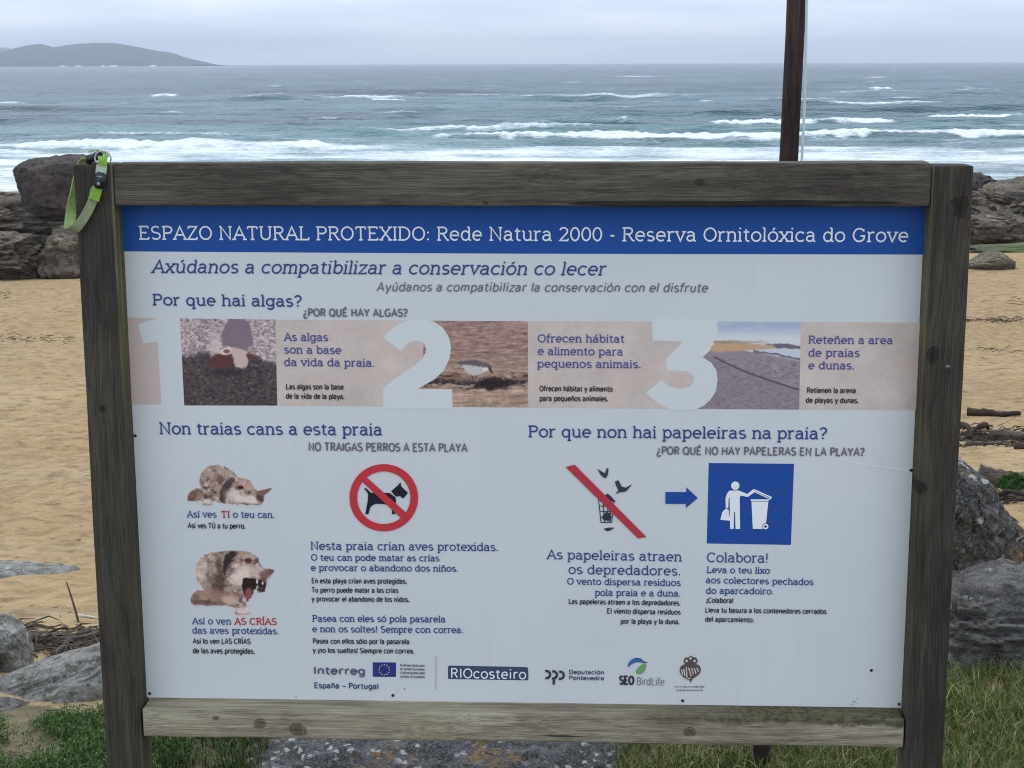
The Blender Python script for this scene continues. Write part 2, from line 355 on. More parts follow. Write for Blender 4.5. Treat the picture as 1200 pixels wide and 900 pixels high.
# ------------------------------------------------------------------ the sea: swell, breakers and foam as real relief
def make_sea():
    d = [60.0]
    while d[-1] < 9000: d.append(d[-1] + max(.30, d[-1] ** 2 / (5.5 * F) * (.2 if d[-1] < 420 else .4)))
    d = np.array(d); th = np.linspace(-.46, .46, 860)
    X = (d[:, None] * np.tan(th)).ravel(); Y = np.repeat(d, len(th)); PX = 600 + F * X / Y * .98
    far = sstep(1500, 250, Y)
    # swell trains running on to the shore
    wx = fbm(xy3(X / 120, Y / 160, 3), 2) * 14
    am = .5 + fbm(xy3(X / 55, Y / 45, 8), 2)
    ph = (Y + wx) / 27 * 2 * np.pi
    sw = np.exp(1.1 * (np.cos(ph) - 1)) * np.clip(am, 0, 1.3)
    ph2 = (Y + .25 * X + wx * .6) / 15 * 2 * np.pi
    sw2 = np.cos(ph2) * np.clip(.4 + fbm(xy3(X / 30, Y / 30, 5), 2), 0, 1)
    H = .80 * sw + .16 * sw2
    H += .42 * fbm(xy3(X / 13, Y / 5.5, 1), 4) * (1 + .8 * sstep(150, 500, Y)) + .06 * fbm(xy3(X / 2.4, Y / 1.3, 6), 2) * sstep(400, 200, Y)
    H *= (.35 + .65 * sstep(88, 125, Y))
    foam = np.zeros_like(X)
    ripple = fbm(xy3(X / 16, Y / 400, 2), 3)
    rip2 = fbm(xy3(X / 5, Y / 30, 7), 3)
    # (distance, px span of the crest, height, px spans of white water, back foam length)
    for (D, a, b, h, whites, back) in ((139, 590, 1260, .85, ((640, 750, .25), (800, 1045, 1.0)), 2.5), (137, 1000, 1300, .5, (), 0), (152, 1050, 1215, .3, ((1065, 1195, .95),), 7),
                                       (113, 500, 1300, .55, ((505, 1320, .9),), 4), (106, -200, 420, .45, ((-250, 400, .85),), 3), (109, 590, 650, .5, (), 0),
                                       (226, 380, 520, .6, ((428, 492, 1),), 3), (262, 150, 360, .8, ((188, 240, .75),), 2), (190, 250, 720, .75, ((520, 545, .3),), 2), (176, 560, 720, .7, (), 0),
                                       (240, 860, 910, .5, ((872, 900, .9),), 2), (300, 980, 1060, .7, ((990, 1042, .9),), 3), (160, 330, 520, .6, (), 0), (128, 20, 160, .6, (), 0), (150, 20, 260, .5, (), 0),
                                       (205, 700, 1010, .5, (), 0), (300, 1080, 1300, .8, (), 0), (121, 300, 420, .4, (), 0), (330, 60, 110, .6, ((75, 95, .7),), 2), (124, 880, 1300, .4, (), 0)):
        e = sstep(a, a + 60, PX) * sstep(b, b - 60, PX) * np.clip(.85 + .5 * rip2, .3, 1.2)
        q = Y - (D + ripple * 3.0)
        prof = np.where(q < 0, np.exp(-(q / 1.7) ** 2), np.exp(-(q / 5.5) ** 2))
        H = H * (1 - .6 * e * np.exp(-(q / 7) ** 2)) + h * e * prof
        for (wa, wb, s) in whites:
            we = sstep(wa, wa + 22, PX + rip2 * 25) * sstep(wb, wb - 22, PX + rip2 * 25)
            rip3 = fbm(xy3(X / 1.6, Y / 8, 5), 2); lim = 1.7 * (.7 + .8 * rip2 + .5 * rip3)
            foam = np.maximum(foam, s * we * sstep(-lim - 1.2, -lim + .4, q) * sstep(1.2 + back + rip2 * 2, .2, q))
    # surf zone
    y2 = Y + ripple * 4
    surf = sstep(108, 101, y2) * (.64 + .34 * fbm(xy3(X / 8, Y / 4.5, 3), 4))
    surf -= .35 * sstep(96, 84, y2) * sstep(0, 500, PX) * .6
    foam = np.maximum(foam, surf)
    foam = np.maximum(foam, sstep(118, 109, y2) * .22 * (1 + fbm(xy3(X / 14, Y / 4, 9), 2)))
    foam = np.maximum(foam, sstep(86, 80, y2) * .30)
    nc = len(th); rsw = np.random.RandomState(5)         # short steep swell fronts and chop
    def front(D, cx, L, h, wf, cap):
        i0, i1 = np.searchsorted(d, (D - 6 * wf - 4, D + 9 * wf + 4)); j0, j1 = np.searchsorted(np.tan(th) * D, (cx - 2.2 * L, cx + 2.2 * L))
        if i1 - i0 < 2 or j1 - j0 < 2: return
        ii = (np.arange(i0, i1)[:, None] * nc + np.arange(j0, j1)).ravel(); q = Y[ii] - (D + ripple[ii] * 2.5 + rip2[ii] * .5 * wf); e = np.exp(-((X[ii] - cx) / L) ** 2)
        pr = np.where(q < 0, np.exp(-(q / wf) ** 2), np.exp(-(q / (3.2 * wf)) ** 2)); H[ii] = H[ii] * (1 - .5 * e * np.exp(-(q / (4 * wf)) ** 2)) + h * e * pr
        if cap: foam[ii] = np.maximum(foam[ii], cap * np.exp(-((X[ii] - cx) / (.45 * L)) ** 2) * np.exp(-((q - .2 * wf) / (.7 * wf)) ** 2))
    for _ in range(95):
        D = 112 * (900 / 112) ** rsw.rand(); front(D, rsw.uniform(-.37, .37) * D, rsw.uniform(5, 26) * (.6 + D / 300), rsw.uniform(.45, .95) * (1 + D / 900), max(1.3, D / 120), rsw.rand() < .18 and .75)
    for _ in range(1500):
        D = 106 * (1400 / 106) ** rsw.rand(); front(D, rsw.uniform(-.37, .37) * D, rsw.uniform(1.0, 4.5) * (.6 + D / 220), rsw.uniform(.14, .36) * (1 + D / 500), max(.7, D / 170), rsw.rand() < .02 and .6)
    wc = np.random.RandomState(12)                       # scattered small whitecaps
    for _ in range(34):
        D = 120 * (900 / 120) ** wc.rand(); cx = wc.uniform(-.36, .36) * D; L = wc.uniform(.5, 2.2) * (1 + D / 260); q = Y - D - ripple * 2
        m = np.exp(-((X - cx) / L + rip2 * .5) ** 2 * 1.2) * np.exp(-(q / (.8 + D / 300)) ** 2)
        foam = np.maximum(foam, m * wc.uniform(.45, .8)); H = H + .3 * m
    H += np.clip(foam, 0, 1) * (.28 * np.abs(fbm(xy3(X / 1.1, Y / 1.6, 4), 2)) + .10) * sstep(98, 108, Y)
    foam += .16 * sstep(.55, .95, sw * am) * sstep(330, 140, Y)
    shoal = np.interp(Y, (60, 74, 88, 105, 125, 170, 300, 800), (1, .98, .86, .72, .6, .42, .18, 0))
    shoal = np.clip(shoal + .12 * sw * sstep(330, 150, Y) - .1 * sstep(.2, -.4, ripple) * sstep(300, 120, Y), 0, 1)
    Zs = H + .02
    o = mesh('sea', np.stack([X, Y, Zs], 1), grid_faces(len(d), len(th)), M['sea'], smooth=True, attrs={'foam': foam, 'shoal': shoal})
    tag(o, kind='structure', label='grey green sea with breaking waves and foam')


make_sea()


# ------------------------------------------------------------------ island and hills on the horizon
def ridge(name, prof, Y, depth, seed):
    """land mass: photo skyline (px, py) at distance Y, rounded in depth"""
    px = np.array([p[0] for p in prof], float); py = np.array([p[1] for p in prof], float)
    xs = np.linspace(px[0], px[-1], 520); top = np.interp(xs, px, py) + fbm(xy3(xs / 7, xs * 0, seed), 4) * .55; base = 77.3 - (xs / 1200) * 6
    Xw = (xs - 600) / F * Y * 1.0; hz = np.maximum((base - top), 0) / F * Y + 5.4
    n = 44; s = np.linspace(-1, 1, n)
    V = np.zeros((n, len(xs), 3)); prof_d = np.clip(1 - np.abs(s) ** 1.6, 0, 1)
    V[..., 0] = Xw[None]; V[..., 1] = Y + s[:, None] * depth
    nz = fbm(np.stack([np.tile(Xw, n) / 160, np.repeat(s * depth, len(xs)) / 160, np.full(n * len(xs), seed)], 1), 4).reshape(n, -1)
    V[..., 2] = np.maximum(hz[None] * prof_d[:, None] ** .8 * (1 + .10 * nz * (1 - prof_d[:, None])) - .5, -2)
    return mesh(name, V.reshape(-1, 3), grid_faces(n, len(xs)), M['island'], smooth=True)


tag(ridge('island', [(-60, 77), (-20, 74), (0, 69.5), (20, 64), (40, 57.5), (52, 54.3), (60, 53.6), (66, 55), (75, 58), (90, 55.5), (105, 53.2), (125, 52), (140, 52.2), (155, 53.6), (170, 56.5), (185, 59.5), (196, 61.4), (203, 61.8), (207, 62.4), (213, 66), (225, 69), (236, 72), (246, 76.0), (250, 77.4)], 5200, 420, 1), kind='structure', label='hazy blue grey island on the horizon')
tag(ridge('hills', [(-260, 66), (-160, 60), (-60, 62), (-20, 59.5), (5, 58.2), (18, 57.6), (30, 59), (48, 63), (80, 70), (100, 77)], 7600, 500, 4), kind='structure', label='faint farther hills behind the island')
p = at(125.3, 52, 5200)
bm = bmesh.new()
bmesh.ops.create_cone(bm, segments=12, radius1=2.6, radius2=1.8, depth=7, cap_ends=True)
me = bpy.data.meshes.new('lighthouse'); bm.to_mesh(me); bm.free(); o = bpy.data.objects.new('lighthouse', me); COL.objects.link(o)
o.location = (p[0], 5200, p[2] + 1.6); me.materials.append(M['island'])
tag(o, 'tiny lighthouse tower on the summit of the hazy island', 'lighthouse')
# surf along the foot of the island
V = []; Fc = []
for (a, b) in ((80, 88), (98, 106), (136, 148), (184, 192), (128, 133)):
    n = 14
    for i in range(n):
        px = a + (b - a) * i / (n - 1); x = (px - 600) / F * 4770; hh = 3.2 * math.sin(math.pi * (i + .3) / n) * (.6 + .4 * math.sin(i * 2.1 + a)) + 1.2
        V += [(x, 4770, 0), (x, 4776, hh), (x, 4784, 0)]
        if i:
            q = len(V) - 6; Fc += [(q, q + 3, q + 4, q + 1), (q + 1, q + 4, q + 5, q + 2)]
k = NB('surf_white'); M['surf'] = k.end((.85, .87, .88), .9)
tag(mesh('surf', V, Fc, M['surf']), 'thin white surf breaking along the foot of the island', None, kind='stuff')


# ------------------------------------------------------------------ rocks
_ico = {}
def ico(n):
    if n not in _ico:
        bm = bmesh.new(); bmesh.ops.create_icosphere(bm, subdivisions=n, radius=1)
        _ico[n] = (np.array([v.co[:] for v in bm.verts]), np.array([[v.index for v in f.verts] for f in bm.faces])); bm.free()
    return _ico[n]
def rock(name, label, box, Y, depth, mat, seed=0, sub=5, rough=.16, cuts=6, flat=.0, power=2.6, rot=0, group=None, sink=.25, strata=0, extra=None, fine=.05, cat='rock', blobs=1):
    """rock fitted to a photo box (x0, x1, y_top, y_bottom) at distance Y; its own depth in metres"""
    x0, x1, yt, yb = box; rs = np.random.RandomState(seed)
    A = at(x0, yb, Y); B = at(x1, yb, Y); T = at((x0 + x1) / 2, yt, Y)
    w = np.linalg.norm(B - A) / 2; h = T[2] - (A[2] + B[2]) / 2
    N, Fc = ico(sub); P = N.copy()
    P = np.sign(P) * np.abs(P) ** (2 / power); P /= (np.abs(P) ** power).sum(1)[:, None] ** (1 / power) * .5 + .5 * np.linalg.norm(P, axis=1)[:, None]
    for i in range(cuts):                               # flat fracture faces
        nrm = rs.normal(size=3); nrm[2] = abs(nrm[2]) * .7; nrm /= np.linalg.norm(nrm); o = rs.uniform(.62, .9)
        t = P @ nrm - o; P = P - np.where(t > 0, t * .88, 0)[:, None] * nrm
    P = P + N * (fbm(N * 1.3 + seed * 3.7, 3) * rough)[:, None]
    P = P + N * (fbm(N * 4 + seed * 1.9, 3, ridged=True) * fine - fine * .5)[:, None]
    if strata:
        zz = P[:, 2] * strata + fbm(P * 1.5 + seed, 2) * 1.2 + P[:, 0] * .8
        st = np.abs((zz % 1) - .5) * 2; P[:, :2] *= (1 - .11 * sstep(.55, 1, st))[:, None]; P[:, 2] -= .03 * sstep(.6, 1, st)
        P = P + N * (fbm(P * np.array([3, 3, 9]) + seed, 3, ridged=True) * .045)[:, None]
    if extra: P = extra(P, N)
    c, s = math.cos(rot), math.sin(rot)
    lo, hi = P[:, 0].min(), P[:, 0].max(); P[:, 0] = (P[:, 0] - lo) / (hi - lo) * 2 - 1
    lo, hi = P[:, 2].min(), P[:, 2].max(); P[:, 2] = (P[:, 2] - lo) / (hi - lo)
    V = np.stack([P[:, 0] * w, P[:, 1] * depth / 2, P[:, 2] * h * (1 + sink) - h * sink], 1)
    V[:, 0], V[:, 1] = V[:, 0] * c - V[:, 1] * s, V[:, 0] * s + V[:, 1] * c
    o = mesh(name, V, Fc, mat, smooth=True, loc=((A[0] + B[0]) / 2, Y, (A[2] + B[2]) / 2))
    return tag(o, label, cat, group)


G1 = 'rocks of the left headland'
rock('rock_outcrop', 'long brown layered outcrop at the left edge of the beach, under the rounded boulder', (-190, 128, 230, 316), 34.5, 3.5, M['rock_far'], 3, 6, .22, 5, strata=3.2, group=G1, fine=.09)
rock('rock_outcrop', 'low dark fractured ledge along the foot of the left headland on the sand', (-80, 66, 268, 322), 33.2, 1.6, M['rock_far'], 8, 6, .24, 5, strata=2.5, group=G1, fine=.08)
rock('rock_outcrop', 'dark tilted block of the left headland touching the sign post', (50, 126, 262, 326), 33.4, 1.5, M['rock_far'], 13, 5, .24, 4, strata=2, group=G1, fine=.08)
def wave_head(P, N):
    P[:, 0] -= .13 * np.exp(-((P[:, 2] - .45) / .28) ** 2) * (P[:, 0] < 0) * (-P[:, 0]); return P
rock('boulder', 'big rounded dark brown boulder perched on the left headland behind the sign', (19, 128, 182, 256), 34.5, 1.7, M['boulder_far'], 21, 6, .12, 2, power=2.6, group=G1, fine=.03, sink=.15, extra=wave_head, cat='boulder')
rock('rock_outcrop', 'low brown ledge on the far left beside the rounded boulder', (-60, 34, 222, 246), 36.5, 2.5, M['rock_far'], 24, 5, .2, 6, strata=2, group=G1)
G2 = 'rocks of the right headland'
rock('rock_outcrop', 'tall layered dark outcrop at the right edge, rising behind the sign post', (1095, 1290, 208, 276), 43, 4, M['rock_far'], 31, 6, .25, 8, strata=4, group=G2, fine=.1)
rock('rock_outcrop', 'uppermost dark rock at the right frame edge against the surf', (1172, 1300, 205, 262), 45, 4, M['rock_far'], 36, 5, .25, 8, strata=3, group=G2, fine=.1)
rock('rock_outcrop', 'small dark crag beside the sign post corner, first of the right headland', (1120, 1176, 201, 250), 46, 3, M['boulder_far'], 39, 5, .22, 6, strata=2, group=G2, fine=.1)
rock('rock_outcrop', 'lower dark ledge of the right headland standing on the sand', (1110, 1208, 246, 279), 41, 2, M['rock_far'], 44, 5, .2, 7, strata=3, group=G2, fine=.09)
def tri(P, N):
    P[:, 2] = np.where(P[:, 2] > 0, P[:, 2] * np.clip(1.15 - 1.05 * np.abs(P[:, 0] - .15), .05, 1), P[:, 2]); return P
rock('rock', 'flat ledge grown over with green algae on the right of the beach', (1118, 1330, 284, 296), 38.5, 1.6, M['rock_algae'], 51, 5, .25, 3, sink=.4)
rock('rock', 'low triangular brown rock alone on the right sand', (1128, 1192, 292, 318), 34.3, .8, M['rock_far'], 55, 5, .12, 2, power=2, sink=.2, extra=tri)


def peak(P, N):           # leans: high on the left, long slope down to the right
    P[:, 2] *= 1 - .42 * sstep(-.5, 1.0, P[:, 0]); P[:, 2] += .05 * P[:, 0]; P[:, 0] += .12 * P[:, 2] * (P[:, 0] > 0) * -1
    return P
rock('boulder', 'tall dark boulder speckled with white lichen beside the right sign post', (1050, 1199, 533, 672), 5.4, .62, M['rock_dark'], 61, 6, .10, 6, extra=peak, fine=.06, cat='boulder', power=2.2)
rock('rock', 'broad dark streaked slab on the right below the lichen boulder', (1020, 1330, 664, 812), 4.2, .7, M['rock_slab'], 66, 6, .08, 5, power=4, fine=.10, sink=.3)
rock('rock', 'pale grey stone lying in the grass at the lower right', (1148, 1280, 806, 892), 3.75, .22, M['rock_grey'], 71, 5, .15, 4, power=2.6, fine=.06)
rock('rock', 'low dark rock with white and orange lichen under the sign board', (250, 800, 842, 1000), 3.55, .74, M['rock_front'], 76, 6, .06, 0, power=4.6, fine=.08)
rock('rock', 'flat reddish grey rock half sunk in sand at the left edge', (-80, 92, 661, 694), 6.7, .5, M['rock_grey'], 81, 5, .12, 5, power=3, fine=.03)
def hollow(P, N):
    d = N - np.array([.50, -.80, .02]); q = np.exp(-((d[:, 0] / .42) ** 2 + (d[:, 2] / .40) ** 2 + (d[:, 1] / .8) ** 2) * 1.2)
    return P * (1 - .78 * sstep(.35, .8, q))[:, None]
rock('boulder', 'rounded grey boulder with a dark hollow at the left frame edge', (-72, 37, 722, 812), 4.2, .26, M['rock_grey'], 86, 6, .08, 3, fine=.03, extra=hollow, cat='boulder', sink=.1)
rock('rock', 'long light grey slab slanting up to the left sign post', (-100, 178, 748, 862), 4.0, .34, M['rock_grey'], 91, 6, .10, 4, power=3.4, fine=.05, rot=.10, extra=lambda P, N: P + np.stack([0 * P[:, 0], 0 * P[:, 0], 1.15 * P[:, 0]], 1))
rock('rock', 'small smooth dark stone at the left edge above the green herbs', (-60, 60, 820, 866), 3.84, .16, M['rock_slab'], 96, 5, .1, 3, power=2.5)
rock('rock', 'small dark stone with a white lichen spot by the left post foot', (92, 150, 834, 880), 3.72, .12, M['rock_dark'], 101, 5, .12, 4, power=2.5)
rock('rock', 'flat grey stone among the driftwood twigs on the left', (8, 76, 735, 760), 5.0, .25, M['rock_grey'], 106, 5, .12, 5, power=3)


# ------------------------------------------------------------------ debris on the sand
def tube(path, rad, ns=6):
    path = np.asarray(path, float); rad = np.broadcast_to(rad, (len(path),)); V = []; Fc = []
    T = np.gradient(path, axis=0); T /= np.linalg.norm(T, axis=1)[:, None]
    for i, (p, t, r) in enumerate(zip(path, T, rad)):
        up = np.array([0, 0, 1.]) if abs(t[2]) < .9 else np.array([1., 0, 0])
        a = np.cross(t, up); a /= np.linalg.norm(a); b = np.cross(a, t)
        for q in range(ns):
            g = 2 * math.pi * q / ns; V.append(p + r * (math.cos(g) * a + math.sin(g) * b))
    n = len(path)
    for i in range(n - 1):
        for q in range(ns):
            Fc.append((i * ns + q, i * ns + (q + 1) % ns, (i + 1) * ns + (q + 1) % ns, (i + 1) * ns + q))
    Fc.append(tuple(range(ns))[::-1]); Fc.append(tuple(range((n - 1) * ns, n * ns)))
    return V, Fc
M['drift'] = wood('driftwood', 0, (.05, .038, .03), (.12, .092, .07), (.24, .195, .155), seed=6)
M['drift_dark'] = plain('dark_wet_wood', (.045, .032, .026), .8, .2, 0, .4, 25)
M['weed'] = plain('dry_seaweed', (.05, .037, .03), .8, .2, 0, .5, 30)
def gpt(px, py, Y, up=0):
    p = at(px, py, Y); return np.array([p[0], p[1], ground_z(p[0], p[1])[0] + up])
def gpix(px, py):
    """point of the ground seen at a photo pixel"""
    d = ray(px, py); Y = np.linspace(3, 60, 2400); P = EYE + d * (Y / d[1])[:, None]
    z = np.interp(Y, PR[:, 0], PR[:, 1]); i = np.argmax(P[:, 2] < z); return P[i, 0], P[i, 1]
def stick(name, label, a, b, rad, mat, seed, group, lift=.0, bend=.06, cat='driftwood'):
    rs = np.random.RandomState(seed); A = gpix(*a); B = gpix(*b); n = 14; t = np.linspace(0, 1, n)
    x = A[0] + (B[0] - A[0]) * t; y = A[1] + (B[1] - A[1]) * t; L = math.hypot(B[0] - A[0], B[1] - A[1])
    nx, ny = -(B[1] - A[1]) / L, (B[0] - A[0]) / L; w = L * bend * (np.sin(t * math.pi * rs.uniform(1, 2.4)) + .3 * rs.normal(size=n).cumsum() / 3)
    x = x + nx * w; y = y + ny * w; z = ground_z(x, y) + rad * .6 + lift * np.sin(t * math.pi * .8)
    c = np.array([x[0], y[0], z[0]])
    V, Fc = tube(np.stack([x, y, z], 1) - c, rad * (1 - .55 * t) * (1 + .18 * rs.normal(size=n)))
    return tag(mesh(name, V, Fc, mat, smooth=True, loc=c), label, cat, group)


GD = 'driftwood strewn on the sand'
stick('driftwood_branch', 'long dark branch lying on the right sand, farthest of the drift line', (1133, 489), (1196, 492), .04, M['drift_dark'], 1, GD, bend=.02)
stick('driftwood_branch', 'thin dark branch beside the right sign post on the sand', (1124, 502), (1147, 508), .03, M['drift_dark'], 2, GD)
stick('driftwood_branch', 'thick pale driftwood trunk at the right frame edge in the drift line', (1160, 515), (1225, 521), .05, M['drift'], 3, GD, bend=.03)
stick('driftwood_branch', 'forked dark branch sticking up in the middle of the right drift line', (1136, 516), (1160, 512), .03, M['drift_dark'], 4, GD, lift=.08)
stick('driftwood_branch', 'thin grey branch lying nearest in the right drift line', (1132, 523), (1182, 525), .022, M['drift'], 5, GD)
stick('driftwood_branch', 'dark stub of wood at the right edge below the pale trunk', (1190, 529), (1215, 529), .035, M['drift_dark'], 6, GD, bend=.02)
stick('driftwood_log', 'grey log lying behind the round green bush', (1146, 571), (1230, 575), .075, M['drift'], 7, GD, bend=.02)
stick('driftwood_branch', 'dark curved branch lying in front of the round green bush', (1164, 590), (1200, 594), .022, M['drift_dark'], 8, GD, lift=.05)
stick('driftwood_branch', 'pale thin branch in the sand right of the lichen boulder', (1176, 584), (1206, 583), .02, M['drift'], 9, GD)
stick('driftwood_branch', 'long brown branch running to the left sign post above the grey slab', (62, 764), (140, 741), .010, M['drift'], 11, GD, lift=.02)
stick('driftwood_branch', 'pale bleached stick lying near the left sign post', (92, 752), (135, 755), .006, M['drift'], 12, GD)
stick('driftwood_branch', 'dark brown stick at the back of the left twig pile', (10, 738), (46, 731), .008, M['drift_dark'], 13, GD, lift=.0)
stick('driftwood_branch', 'bent dark twig leaning out of the left twig pile', (52, 752), (76, 741), .005, M['drift_dark'], 14, GD, lift=.03)
stick('driftwood_branch', 'light bleached reed stem beside the hollow boulder', (24, 758), (44, 775), .005, M['drift'], 15, GD, lift=.04)
stick('driftwood_branch', 'second bleached reed stem beside the hollow boulder, slightly shorter', (30, 754), (46, 768), .004, M['drift'], 16, GD, lift=.06)
# upright dry twig with a white stem
A = gpix(92, 727); z = ground_z(*A)[0]
V, Fc = tube([(0, 0, 0), (-.01, 0, .05), (-.022, 0, .10), (-.035, .01, .135)], [.004, .0035, .003, .002])
tag(mesh('twig', V, Fc, M['drift'], loc=(A[0], A[1], z)), 'upright dry twig standing alone in the sand left of the sign', 'twig')
stick('twig', 'thin white root lying at the foot of the upright twig', (90, 722), (116, 724), .006, plain('bleached_root', (.5, .46, .38), .8), 18, None, cat='twig')


def litter(name, label, zones, n, seed, mat, size, kind='stuff'):
    rs = np.random.RandomState(seed); V = []; Fc = []
    for (x0, x1, y0, y1, wt) in zones:
        for i in range(int(n * wt)):
            gx, gy = gpix(rs.uniform(x0, x1), np.clip(rs.normal((y0 + y1) / 2, (y1 - y0) / 3), y0 - 2, y1 + 2))
            z = ground_z(gx, gy)[0]; L = size * rs.lognormal(0, .6); a = rs.uniform(-.5, .5) + (rs.rand() < .25) * rs.uniform(0, 3)
            d = np.array([math.cos(a), math.sin(a), rs.uniform(-.1, .3)]) * L; c = np.array([gx, gy, z + size * .08])
            v, f = tube([c - d / 2, c + rs.normal(size=3) * L * .12, c + d / 2], [size * .03, size * .055, size * .02], 4)
            q = len(V); V += v; Fc += [tuple(q + w for w in t) for t in f]
    return tag(mesh(name, V, Fc, mat, smooth=True), label, None, kind=kind)
litter('seaweed_wrack', 'dark dried seaweed and twigs strewn along the drift lines', [(1124, 1215, 505, 524, 1), (1150, 1215, 583, 594, .25), (1128, 1230, 369, 374, .5), (1140, 1230, 404, 410, .08), (-10, 85, 386, 397, .16), (-20, 12, 342, 352, .12), (1122, 1240, 348, 356, .08)], 300, 5, M['weed'], .09)
litter('twig_litter', 'brown twig litter piled between the left rocks', [(10, 124, 734, 762, 1), (76, 124, 745, 775, .5)], 420, 6, M['drift'], .055)
litter('twig_litter', 'dark bits of weed scattered over the near sand', [(0, 124, 700, 760, .6), (60, 124, 800, 835, .3), (0, 124, 560, 700, .5), (1120, 1200, 420, 660, .6)], 26, 7, M['weed'], .028)


# ------------------------------------------------------------------ grass, herbs, bush
def blades(name, label, pts, hmin, hmax, wd, seed, cols, lean=.5, kind='stuff', loc=None):
    rs = np.random.RandomState(seed); n = len(pts); h = rs.uniform(hmin, hmax, n) * (.6 + .4 * rs.rand(n)); a = rs.uniform(0, 2 * np.pi, n); ln = rs.uniform(.1, lean, n) * h
    w = wd * rs.uniform(.6, 1.3, n); ca, sa = np.cos(a), np.sin(a); V = np.zeros((n, 7, 3)); P = np.asarray(pts)
    fa = rs.uniform(0, 2 * np.pi, n)
    for j, (t, ww) in enumerate(((0, 1), (.4, .85), (.75, .55))):
        for s in (0, 1):
            V[:, j * 2 + s, 0] = P[:, 0] + ca * ln * t ** 2 + (s - .5) * w * ww * np.cos(fa); V[:, j * 2 + s, 1] = P[:, 1] + sa * ln * t ** 2 + (s - .5) * w * ww * np.sin(fa)
            V[:, j * 2 + s, 2] = P[:, 2] + h * (t - .25 * t ** 3 * (ln / h))
    V[:, 6, 0] = P[:, 0] + ca * ln; V[:, 6, 1] = P[:, 1] + sa * ln; V[:, 6, 2] = P[:, 2] + h * (1 - .3 * ln / h)
    b = np.arange(n)[:, None] * 7
    Q = np.concatenate([b + [0, 1, 3, 2], b + [2, 3, 5, 4]]); Tt = b + [4, 5, 6]
    F3 = np.concatenate([Q[:, [0, 1, 2]], Q[:, [0, 2, 3]], Tt])
    ci = rs.choice(len(cols), n, p=[c[1] for c in cols]); c = np.array([c[0] for c in cols])[ci] * rs.uniform(.7, 1.35, (n, 1))
    return tag(mesh(name, V.reshape(-1, 3), F3, M['leaf'], cols=np.repeat(c, 7, 0)), label, None, kind=kind)
def scatter(n, seed, x0, x1, y0, y1, dens=None):
    rs = np.random.RandomState(seed); x = rs.uniform(x0, x1, n); y = rs.uniform(y0, y1, n)
    k = fbm(xy3(x / .16, y / .16, seed), 2) + .35 + (dens(x, y) if dens else 0); m = rs.rand(n) < np.clip(k * 1.6, .03, 1); x, y = x[m], y[m]
    return np.stack([x, y, ground_z(x, y) - .005], 1)
GC = [((.11, .155, .036), .40), ((.07, .11, .026), .22), ((.16, .195, .06), .22), ((.33, .28, .13), .16)]
p1 = scatter(30000, 1, .235, 1.75, 3.1, 3.75, lambda x, y: .35); p2 = scatter(11000, 2, .9, 1.7, 3.62, 3.95, lambda x, y: .12)
p6 = scatter(60000, 21, .235, 4.2, 2.2, 4.0, lambda x, y: .25 - 1.3 * sstep(3.75, 4.0, y + .35 * (x > 1.7)) - .9 * sstep(3.0, 4.2, x)); p6 = p6[(p6[:, 0] > 1.7) | (p6[:, 1] < 3.1)]; p6 = p6[~((np.abs(p6[:, 0]) < .95) & (p6[:, 1] < 3.06) & (p6[:, 1] > 2.9))]
blades('grass', 'olive green dune grass with dry straw blades on the right', np.concatenate([p1, p2, p6]), .028, .088, .0026, 3, GC, 1.1)
p3 = scatter(9000, 5, -.92, -.57, 3.1, 3.70, lambda x, y: .05)
blades('grass', 'short green grass at the foot of the left post', p3, .03, .085, .003, 6, [((.05, .095, .022), .6), ((.03, .06, .015), .3), ((.2, .17, .08), .1)], .8)


def herbs(name, label, pts, hmin, hmax, leaf, per, seed, cols, kind='stuff', spread=.02, loc=(0, 0, 0), up=.6):
    """feathery sprigs: many small leaflets round short stems"""
    rs = np.random.RandomState(seed); P = np.asarray(pts); n = len(P); h = rs.uniform(hmin, hmax, n)
    t = rs.uniform(.15, 1, (n, per)); a = rs.uniform(0, 2 * np.pi, (n, per)); r = spread * (.4 + .6 * rs.rand(n, per)) * (1.1 - .6 * t)
    dirx = rs.normal(size=(n, 1)) * .25; diry = rs.normal(size=(n, 1)) * .25
    C = np.stack([P[:, 0:1] + np.cos(a) * r + dirx * h[:, None] * t, P[:, 1:2] + np.sin(a) * r + diry * h[:, None] * t, P[:, 2:3] + h[:, None] * t], -1).reshape(-1, 3)
    m = len(C); D = rs.normal(size=(m, 3)); D[:, 2] = np.abs(D[:, 2]) + up; D /= np.linalg.norm(D, axis=1)[:, None]
    S = np.cross(D, rs.normal(size=(m, 3))); S /= np.linalg.norm(S, axis=1)[:, None]
    L = leaf * rs.uniform(.6, 1.4, (m, 1)); V = np.stack([C - S * L * .0, C + D * L * .45 + S * L * .17, C + D * L, C + D * L * .45 - S * L * .17], 1)
    F4 = np.arange(m * 4).reshape(-1, 4)
    ci = rs.choice(len(cols), m, p=[c[1] for c in cols]); c = np.array([c[0] for c in cols])[ci] * rs.uniform(.7, 1.4, (m, 1))
    return tag(mesh(name, V.reshape(-1, 3) - np.array(loc), F4, M['leaf'], cols=np.repeat(c, 4, 0), loc=loc), label, None, kind=kind)
HC = [((.105, .175, .05), .5), ((.07, .125, .035), .28), ((.16, .225, .08), .22)]
p4 = scatter(4200, 11, -1.40, -.80, 3.3, 3.70, lambda x, y: .1 - 1.2 * sstep(.10, .02, np.hypot((x + 1.13) * .6, y - 3.52)))
herbs('herb_carpet', 'bright green feathery herbs at the lower left beside the post', p4, .02, .055, .008, 34, 12, HC, spread=.014)
